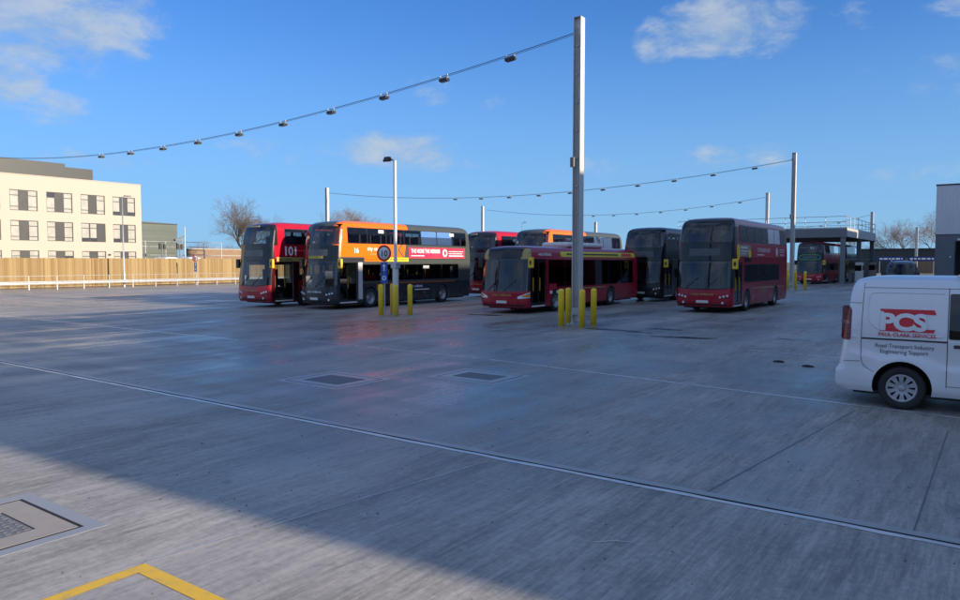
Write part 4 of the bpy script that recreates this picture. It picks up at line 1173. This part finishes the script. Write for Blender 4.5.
for ri,(z0,z1) in enumerate(rows):
    for ci,c in enumerate(cols):
        rgw=random.Random(ri*31+ci)
        lay={(1,1):'ppd',(0,0):'pdp2'}.get((ri,ci),'pdp')
        w=MB(); x=-.12; fr=.07
        if lay=='ppd': sash=[(c,c+.95),(c+.95,c+1.80)]; pan=[(c+1.80,c+2.72)]
        else: sash=[(c,c+.92),(c+1.76,c+2.72)]; pan=[(c+.92,c+1.76)]
        w.box(x-.05,c+.002,z0+.002,x+.0,c+2.718,z1-.002) 
        for a,b in sash:
            for q in((a,z0,a+fr,z1),(b-fr,z0,b,z1),(a+fr,z0,b-fr,z0+fr),(a+fr,z1-fr,b-fr,z1),(a+fr,z1-.62,b-fr,z1-.55),(a+fr,z0+.40,b-fr,z0+.47)):
                w.box(x,q[0]+.003,q[1]+.003,x+.05,q[2]-.003,q[3]-.003)
        for a,b in pan: w.box(x,a+.004,z0+.004,x+.035,b-.004,z1-.004)
        wo=w.build('window',M['slate'],t)
        for si,(a,b) in enumerate(sash):
            q=MB(); light=(lay!='pdp2'); 
            for k,(p0,p1) in enumerate(((z0+fr,z0+.40),(z0+.47,z1-.62),(z1-.55,z1-fr))):
                dk=(lay=='pdp2' and k==0) or (lay=='ppd' and k==0) or rgw.random()<.06
                q.box(x+.002,a+fr+.002,p0+.002,x+.016,b-fr-.002,p1-.002,1 if dk else 0)
            q.build('pane',[M['pane'],M['panedark']],wo)
mb=MB(); mb.box(-12,V0,HB,-7,41.9,14.08); mb.box(-12,41.9,HB,-7.6,45.46,13.77); mb.build('plant_room',M['plantgrey'],t)
mb=MB(); mb.bbox(.0,43.25,3.0,.18,43.5,3.2,.03); mb.build('wall_lamp',M['dark'],t)

t=thing('warehouse','low grey green clad warehouse behind the end of the cream office block','warehouse',W(-112,0),GRID)
mb=MB(); mb.add([(0,50,0),(0,68.6,0),(0,68.6,8.55),(0,50,9.2),(-25,50,0),(-25,68.6,0),(-25,68.6,8.55),(-25,50,9.2)],[(0,1,2,3),(7,6,5,4),(1,5,6,2),(3,2,6,7),(0,3,7,4)]); mb.build('wall',M['shedgreen'],t)
mb=MB(); mb.box(.0,50,8.4,.06,68.62,8.56); mb.build('eaves_trim',M['slate'],t)
# road on a low bank behind the fence, parapet, railing, vans
tag((lambda q:(q.box(-84.5,38,-.05,-69,140,.74),q)[1])(MB()).build('road_bank',M['soil'],None,(0,0,0),GRID),kind='structure')
t=thing('parapet_wall','low brown brick parapet with pale copings, behind the fence below the bare tree','wall',W(-100,0),GRID)
mb=MB(); mb.box(-.5,63,0,0,106,4.15); mb.build('brickwork',M['brick'],t)
mb=MB(); mb.box(-.55,63,4.15,.05,106,4.3); mb.box(0,63,3.15,.08,106,3.3); mb.build('coping',M['surround'],t)
t=thing('railing','grey galvanised railing in front of the green warehouse','railing',W(-96,0),GRID)
mb=MB()
for z in(3.2,4.4,5.1): mb.tube((0,48,z),(0,66,z),.05,n=6)
mb.build('rail',M['galv'],t)
for i in range(7):
    q=MB(); q.tube((0,48+3*i,0),(0,48+3*i,5.15),.06,n=6); q.build('post',M['galv'],t)
def small_van(label,u,v,z):
    o,_=make_van(label,W(u,v,z),GRID-radians(90),M['vanwhite'],False); o['group']='white vans beyond the fence'; return o
small_van('white van roof showing over the fence, nearer to the cream building',-80,45.4,.74)
small_van('white van roof showing over the fence, further right from the cream building',-80,48.3,.74)
t=thing('signal_post','thin pale post with dark angled arms beyond the fence, left of the bare tree','signal',W(-88,55.0,.0),GRID)
mb=MB(); mb.tube((0,0,0),(0,0,6.9),.09,.06,8); mb.build('post',M['galv'],t)
mb=MB(); mb.tube((0,0,5.7),(-.6,-1.5,4.9),.08,n=6); mb.bbox(-.6,-1.3,5.0,-.1,-.3,5.25,.05); mb.bbox(-.2,-1.2,4.55,.2,-.1,4.72,.05); mb.build('arm',M['steel'],t)
for lb,v in(('dark twin headed signal in front of the warehouse, the left one',50.6),('dark twin headed signal in front of the warehouse, the right one',53.0)):
    t=thing('traffic_signal',lb,'signal',W(-86,v,0),GRID,'signals in front of the warehouse')
    mb=MB(); mb.tube((0,0,0),(0,0,4.4),.07,n=6); mb.build('post',M['steel'],t)
    mb=MB(); mb.bbox(-.15,-.42,3.9,.15,-.14,4.6,.05); mb.bbox(-.15,.14,3.9,.15,.42,4.5,.05); mb.box(-.05,-.5,3.8,.05,.5,3.87); mb.build('signal_head',M['dark'],t)
t=thing('goalpost','pale goalpost shaped timber uprights standing behind the fence beside the red bus','frame',W(-75,56.6,0),GRID)
for v in(0,1.1):
    q=MB(); q.box(-.1,v,0,.1,v+.2,3.9); q.build('post',M['surround'],t)
q=MB(); q.box(-.08,.2,3.6,.08,1.1,3.78); q.build('crossbar',M['surround'],t)

# ------------------------------------------------------------------ CANOPY
t=thing('steel_canopy','flat roofed steel canopy with a railing round its roof, right of the large red bus','canopy',W(0,0),GRID)
u0,u1,v0,v1,ht=-30.0,-12.6,80.3,101.0,5.75
mb=MB(); mb.box(u0,v0,ht-.12,u1,v1,ht); mb.build('roof_deck',M['galv'],t)
mb=MB()
mb.box(u0,v0-.01,ht-1.0,u1,v0+.12,ht-.121); mb.box(u0,v1-.12,ht-1.0,u1,v1+.01,ht-.121)
mb.build('edge_beam',M['steel'],t)
mb=MB(); mb.box(u1-.12,v0+.13,ht-.95,u1+.012,v1-.13,ht-.121); mb.box(u0-.012,v0+.13,ht-.95,u0+.12,v1-.13,ht-.121); mb.build('edge_beam',M['galvpaint'],t)
mb=MB(); mb.box(u1-1.6,v0+.14,ht-.55,u1-.14,v1-.14,ht-.45)
for i in range(5): mb.box(u0+.2,v0+3.5*i+2,ht-.5,u1-.2,v0+3.5*i+2.2,ht-.13)
mb.build('roof_beam',M['steel'],t)
for u in(u0+.3,u1-.35):
    for v in(v0+.25,v0+10.3,v1-.45):
        q=MB(); q.box(u-.22,v-.16,0,u+.22,v+.16,ht-1.001 if v!=v0+10.3 else ht-.96); q.build('post',M['steel'],t)
mb=MB()
def rail(mb,a,b,n):
    for z in(.55,1.1): mb.tube((*a,ht+z),(*b,ht+z),.032,n=6)
    for i in range(n+1):
        x,y=a[0]+(b[0]-a[0])*i/n,a[1]+(b[1]-a[1])*i/n; mb.tube((x,y,ht),(x,y,ht+1.1),.028,n=6)
rail(mb,(u0,v0+.1),(u1-.1,v0+.1),9); rail(mb,(u1-.1,v0+.1),(u1-.1,v1-.1),8); rail(mb,(u0,v1-.1),(u1-.1,v1-.1),9)
mb.build('railing',M['galv'],t)
mb=MB(); mb.box(u1-.35,v0+4,.0,u1-.2,v1-2,1.1); mb.tube((u1-.3,v0+.3,2.5),(u1-.3,v1-.5,2.5),.06,n=6); mb.build('side_rail',M['steel'],t)
# stand of fuel pumps by the canopy's posts
for i,v in enumerate((86.0,96.0)):
    t=thing('fuel_pump','pale fuel pump cabinet behind the right hand canopy post, %s of two'%('nearer','further')[i],'pump',W(-12.2,v),GRID,'fuel pumps by the canopy')
    mb=MB(); mb.bbox(-.35,-.5,.12,.35,.5,2.2,.05); mb.build('cabinet',M['surround'] if i else M['plate'],t)
    mb=MB(); mb.box(-.5,-.8,0,.5,.8,.12); mb.build('plinth',M['nosing'],t)
    mb=MB(); mb.box(.35,-.35,1.4,.365,.35,1.9); mb.box(-.35,-.502,1.3,.3,-.5,1.9); mb.build('display',M['display'],t)

# ------------------------------------------------------------------ RIGHT HAND DEPOT AND FAR BUILDING
t=thing('depot_building','grey profiled metal depot building with a dark doorway at the right edge','depot',W(-5.6,88.4),GRID)
# local: x along u, y along v
HL,HT=5.1,10.1
mb=MB(); mb.box(0,0,HL,40,.2,HT); mb.box(0,.2,HL,.2,40,HT); mb.box(39.8,.2,HL,40,40,HT); mb.build('upper_cladding',M['cladlight'],t)
mb=MB(); mb.box(.03,.02,0,1.75,.2,HL-.06); mb.box(6.75,.02,0,12,.2,HL-.06); mb.box(1.75,.02,4.4,6.75,.2,HL-.06); mb.box(12,.02,4.55,17,.2,HL-.06); mb.box(17,.02,0,40,.2,HL-.06)
mb.box(.03,.2,0,.2,40,HL-.06); mb.box(39.8,.2,0,39.97,40,HL-.06)
mb.build('lower_cladding',M['claddark'],t)
mb=MB(); mb.box(-.02,-.03,HL-.06,40.02,.2,HL); mb.box(-.05,-.06,HT,40.05,.25,HT+.14); mb.box(-.05,.25,HT,.2,40,HT+.14); mb.build('trim',M['slate'],t)
mb=MB(); mb.box(.2,.3,HT-.2,39.8,40,HT-.1); mb.build('roof',M['claddark'],t)
mb=MB(); mb.box(.21,6,0,39.79,6.1,HT-.25); mb.build('doorway',M['interior'],t)
mb=MB()
for q in((1.75,1.85),(6.65,6.75)): mb.box(q[0],-.01,0,q[1],.018,4.4)
mb.box(1.85,-.01,4.3,6.65,.018,4.4); mb.build('door_frame',M['black'],t)
mb=MB(); mb.bbox(1.95,-.18,4.44,2.5,.02,4.64,.03); mb.build('flood_light',M['plate'],t)
mb=MB(); mb.bbox(1.3,-.06,2.7,1.45,.02,2.85,.02); mb.build('wall_switch',M['plate'],t)
# the long workshop beside the yard: it throws the big shadow
t=thing('workshop','long grey workshop along the right side of the yard, out of the frame','workshop',W(8.0,5.35),GRID)
mb=MB(); mb.box(0,0,4.5,10,82.6,11.0); mb.build('upper_cladding',M['cladlight'],t)
mb=MB()
mb.box(.05,.05,0,9.95,.3,4.5)
for i in range(9): mb.box(.05,.3+8.7*i,0,.3,4.0+8.7*i,4.5)
mb.box(6,.3,0,9.9,82.5,4.49); mb.build('lower_cladding',M['claddark'],t)
for i in range(9):
    q=MB(); q.box(.12,4.0+8.7*i,0,.2,min(79.9,9.0+8.7*i),4.5); q.build('shutter_door',M['cladlight'],t)

t=thing('reflected_office','plain brown brick office added unseen behind the viewer for reflections','building',W(-50,-34),GRID)  # unseen office, added so the bus glass has something dark to reflect
mb=MB(); mb.box(0,-10,0,52,0,9.0); mb.build('wall',M['brick'],t)
for i in range(9):
    for z in(1.2,4.6):
        q=MB(); q.box(3+5.2*i,0,z,6+5.2*i,.03,z+1.8); q.build('window',M['panedark'],t)
t=thing('boundary_building','long low grey brown building behind the black van','building',W(-30,172),GRID)
mb=MB(); mb.box(0,0,0,36,12,4.7); mb.build('wall',M['plantgrey'],t)
mb=MB(); mb.box(-.2,-.2,4.7,36.2,12.2,5.0); mb.build('roof',M['slate'],t)
mb=MB(); mb.box(14,-.06,0,22,.0,3.0); mb.build('doorway',M['brick'],t)
for x,lb in((0,'left'),(1,'right')):
    # blue sign boards stand in front of the low building
    u_=-14.2 if x==0 else -9.4
    s=thing('blue_sign','blue sign board with white lettering, the %s of two before the low grey building'%lb,'sign',W(u_-2.0,150,2.35),GRID,'blue sign boards')
    q=MB(); q.box(-2.1,-.05,0,2.1,0,.85); bd=q.build('board',M['navy'],s)
    q=MB(); rr=random.Random(40+x); a=-1.8
    while a<1.8:
        l=rr.uniform(.3,.7); q.box(a,-.06,.3,min(1.85,a+l),-.052,.58); a+=l+.18
    q.build('lettering',M['white'],bd)
    q=MB(); q.tube((-1.8,.05,-2.35),(-1.8,.05,.8),.06,n=6); q.tube((1.8,.05,-2.35),(1.8,.05,.8),.06,n=6); q.build('leg',M['steel'],s)

# ------------------------------------------------------------------ TREES
def tree(label,u,v,h,spread,seed,trunk=.16,levels=6,twig='twig',base=.26):
    rg=random.Random(seed); t=thing('bare_tree',label,'tree',W(u,v),rg.uniform(0,6),'bare winter trees')
    tr=MB(); cr=MB()
    def grow(p,d,l,r,k):
        mb=tr if k<3 else cr
        n=3 if k<3 else 2
        q=p
        for i in range(n):
            d=(d+Vector((rg.uniform(-1,1),rg.uniform(-1,1),rg.uniform(-.3,.7)))*.13).normalized()
            e=q+d*(l/n); ra=r*(1-.28*i/n); rb=r*(1-.28*(i+1)/n)
            mb.tube(q,e,ra,rb,7 if k<2 else 5 if k<3 else 3,0,False); q=e
            if k>=1 and k<levels and rg.random()<.62: 
                a=d.cross(Vector((rg.uniform(-1,1),rg.uniform(-1,1),rg.uniform(-1,1)))).normalized()
                grow(q,(d*.75+a*.75+Vector((0,0,.1))).normalized(),l*rg.uniform(.55,.75),rb*.55,k+1)
        if k>=levels: return
        for j in range(rg.choice((2,2,3)) if k else 4):
            a=d.cross(Vector((rg.uniform(-1,1),rg.uniform(-1,1),rg.uniform(-1,1)))).normalized()
            s=spread*(.9 if k else 1.0)
            grow(q,(d+a*s*rg.uniform(.5,1.0)).normalized(),l*rg.uniform(.68,.86),r*.66*rg.uniform(.75,1),k+1)
    grow(Vector((0,0,-.1)),Vector((0,0,1)),h*base,trunk,0)
    # scale to the wanted height
    mz=max(p[2] for p in cr.v); k=h/mz
    for mb in(tr,cr): mb.v=[(p[0]*k,p[1]*k,p[2]*k) for p in mb.v]
    tr.build('trunk',M['bark'],t); cr.build('crown',M[twig],t)
    return t
tree('bare spreading tree to the left of the red bus, the largest of the trees',-84.6,62.3,11.8,.85,4,.24,7)
tree('small bare tree showing between the roofs of the red and the orange bus',-95,84,11.6,.8,9,.24,7)
tree('reddish bare tree top showing above the orange bus',-94.8,93.1,12.6,.9,12,.26,7,'twigred')
tree('bare tree beyond the low grey building, against the depot wall',-12,196,16,.85,21,.26,7,'twigred')
tree('pale bare tree beyond the low grey building, second from the depot wall',-19,200,13,.85,22,.22,7,'twigred')
tree('low bare tree beyond the low grey building, furthest left',-31,205,11,.7,23,.18,6)
def hedge(name,label,pts,seed):
    rg=random.Random(seed); mb=MB()
    for u,v,w,h in pts:
        for i in range(int(260*w)):
            a=rg.uniform(-w,w); b=rg.uniform(-1,1); z=rg.uniform(0,1)*h*(1-.5*(a/w)**2)
            p=Vector((u+b,v+a,0)); q=p+Vector((rg.uniform(-.5,.5),rg.uniform(-.5,.5),z+.4)); mb.tube(Vector((p.x,p.y,z*.4)),Vector((q.x,q.y,z+.4)),.02,.008,3,0,False)
    return tag(mb.build(name,M['twigred'],None,(0,0,0),GRID),kind='stuff')
hedge('scrub','',[(-104,68,3,5.6),(-104,73,3,5.0),(-104,78,3,4.6),(-104,84,4,4.8),(-104,92,4,4.6)],3)

# ------------------------------------------------------------------ LIGHT
SUN=Vector((.845,-.535,0)).normalized()*cos(radians(15))+Vector((0,0,sin(radians(15))))
sl=bpy.data.lights.new('sun','SUN'); sl.energy=5.0; sl.angle=radians(.75); sl.color=(1.0,.84,.66)
so=bpy.data.objects.new('sun',sl); link(so); so.rotation_euler=(-SUN).to_track_quat('-Z','Y').to_euler(); so.location=(30,-20,40)
world=bpy.data.worlds.new('World'); scene.world=world; world.use_nodes=True
nt=world.node_tree; nt.nodes.clear(); x=NX(nt)
out=nt.nodes.new('ShaderNodeOutputWorld'); bg=nt.nodes.new('ShaderNodeBackground'); nt.links.new(bg.outputs[0],out.inputs[0])
sky=nt.nodes.new('ShaderNodeTexSky'); sky.sky_type='NISHITA'; sky.sun_disc=False
sky.sun_elevation=radians(15); sky.sun_rotation=atan2(SUN.x,SUN.y); sky.air_density=.7; sky.dust_density=0.0; sky.ozone_density=6.0; sky.altitude=50
tc=nt.nodes.new('ShaderNodeTexCoord'); sp=nt.nodes.new('ShaderNodeSeparateXYZ'); nt.links.new(tc.outputs['Generated'],sp.inputs[0])
az=x.m('ARCTAN2',sp.outputs[0],sp.outputs[1]); el=x.m('ARCSINE',sp.outputs[2])
cv=nt.nodes.new('ShaderNodeCombineXYZ'); x.put(cv.inputs[0],az); x.put(cv.inputs[1],x.mul(el,1.9))
n1=x.noise(cv.outputs[0],12,8,.62,.4); n2=x.noise(cv.outputs[0],38,6,.65)
fx=721.0; PT=math.atan(38.5/fx)
def azel(px,py):
    d=Vector(((px-480)/fx,cos(PT)+sin(PT)*(300-py)/fx,-sin(PT)+cos(PT)*(300-py)/fx)).normalized()
    return atan2(d.x,d.y),math.asin(d.z)
dens=None
for px,py,wx,wy,am in((28,14,92,40,1.0),(118,2,34,14,.6),(2,78,30,22,.9),(52,108,28,16,.62),(105,161,58,12,.52),(268,150,42,14,.52),(395,151,58,17,.86),(345,150,40,12,.5),(430,164,44,9,.6),(430,96,30,18,.42),(496,98,22,12,.36),(598,166,28,14,.36),
     (728,26,62,27,.95),(660,40,24,20,.75),(785,18,26,15,.62),(848,22,26,16,.30),(730,158,56,14,.62),(760,152,26,10,.45),(920,172,50,14,.26),(560,176,60,10,.26),
     (-180,60,110,60,.6),(-420,-60,220,120,.9),(1500,-100,260,140,.8)):
    a0,e0=azel(px,py); wa,we=wx/fx*1.08,wy/fx*1.08
    q=x.add(x.m('POWER',x.m('DIVIDE',x.sub(az,a0),wa),2.0),x.m('POWER',x.m('DIVIDE',x.sub(el,e0),we),2.0))
    k=x.mul(x.smooth(q,1.9,0.0),am)
    dens=k if dens is None else x.m('MAXIMUM',dens,k)
shape=x.smooth(x.add(dens,x.mul(x.sub(n1,.5),1.9),x.mul(x.sub(n2,.5),.75)),.28,1.2)
alpha=x.mul(shape,x.smooth(dens,.02,.25),.8)
lit=x.smooth(n1,.35,.7)
ccol=x.mix(lit,(1.8,2.45,3.25),(2.7,3.05,3.45))
gm=nt.nodes.new('ShaderNodeGamma'); nt.links.new(sky.outputs[0],gm.inputs[0]); gm.inputs[1].default_value=.80
hs=nt.nodes.new('ShaderNodeMix'); hs.data_type='RGBA'; hs.blend_type='MULTIPLY'; hs.inputs[0].default_value=1.0; nt.links.new(gm.outputs[0],hs.inputs[6]); hs.inputs[7].default_value=(.70,1.06,1.38,1)
hz=x.mul(x.smooth(el,.36,-.02),.88)
skyc=x.mix(hz,hs.outputs[2],(1.36,2.55,3.78))
aaz=x.m('ABSOLUTE',az)
away=x.m('MAXIMUM',x.smooth(aaz,1.0,1.6),x.smooth(el,.62,.95))
nv=x.noise(tc.outputs['Generated'],2.6,6,.55,.3)
far=x.mul(away,x.smooth(nv,.36,.60),.9)  # unseen clouds added behind and overhead to brighten the shade
skyc=x.mix(far,skyc,x.mix(x.smooth(nv,.45,.75),(1.9,2.55,3.95),(3.4,4.2,5.9)))
x.put(bg.inputs['Color'],x.mix(alpha,skyc,ccol)); bg.inputs['Strength'].default_value=.118

# ------------------------------------------------------------------ CAMERA
cam=bpy.data.cameras.new('camera'); cam.sensor_width=36; cam.lens=36*fx/960; cam.clip_end=5000; cam.clip_start=.05
co=bpy.data.objects.new('camera',cam); link(co); co.location=(0,0,2.3); co.rotation_euler=(pi/2-PT,0,0); scene.camera=co
vs_=scene.view_settings; scene.display_settings.display_device='sRGB'; vs_.view_transform='Standard'; vs_.look='None'; vs_.gamma=1.0; vs_.exposure=0.75; vs_.use_curve_mapping=False
scene.render.engine='CYCLES'; scene.cycles.max_bounces=8; scene.cycles.transparent_max_bounces=24; scene.cycles.use_denoising=True
for me in list(bpy.data.meshes):
    if me.users==0: bpy.data.meshes.remove(me)
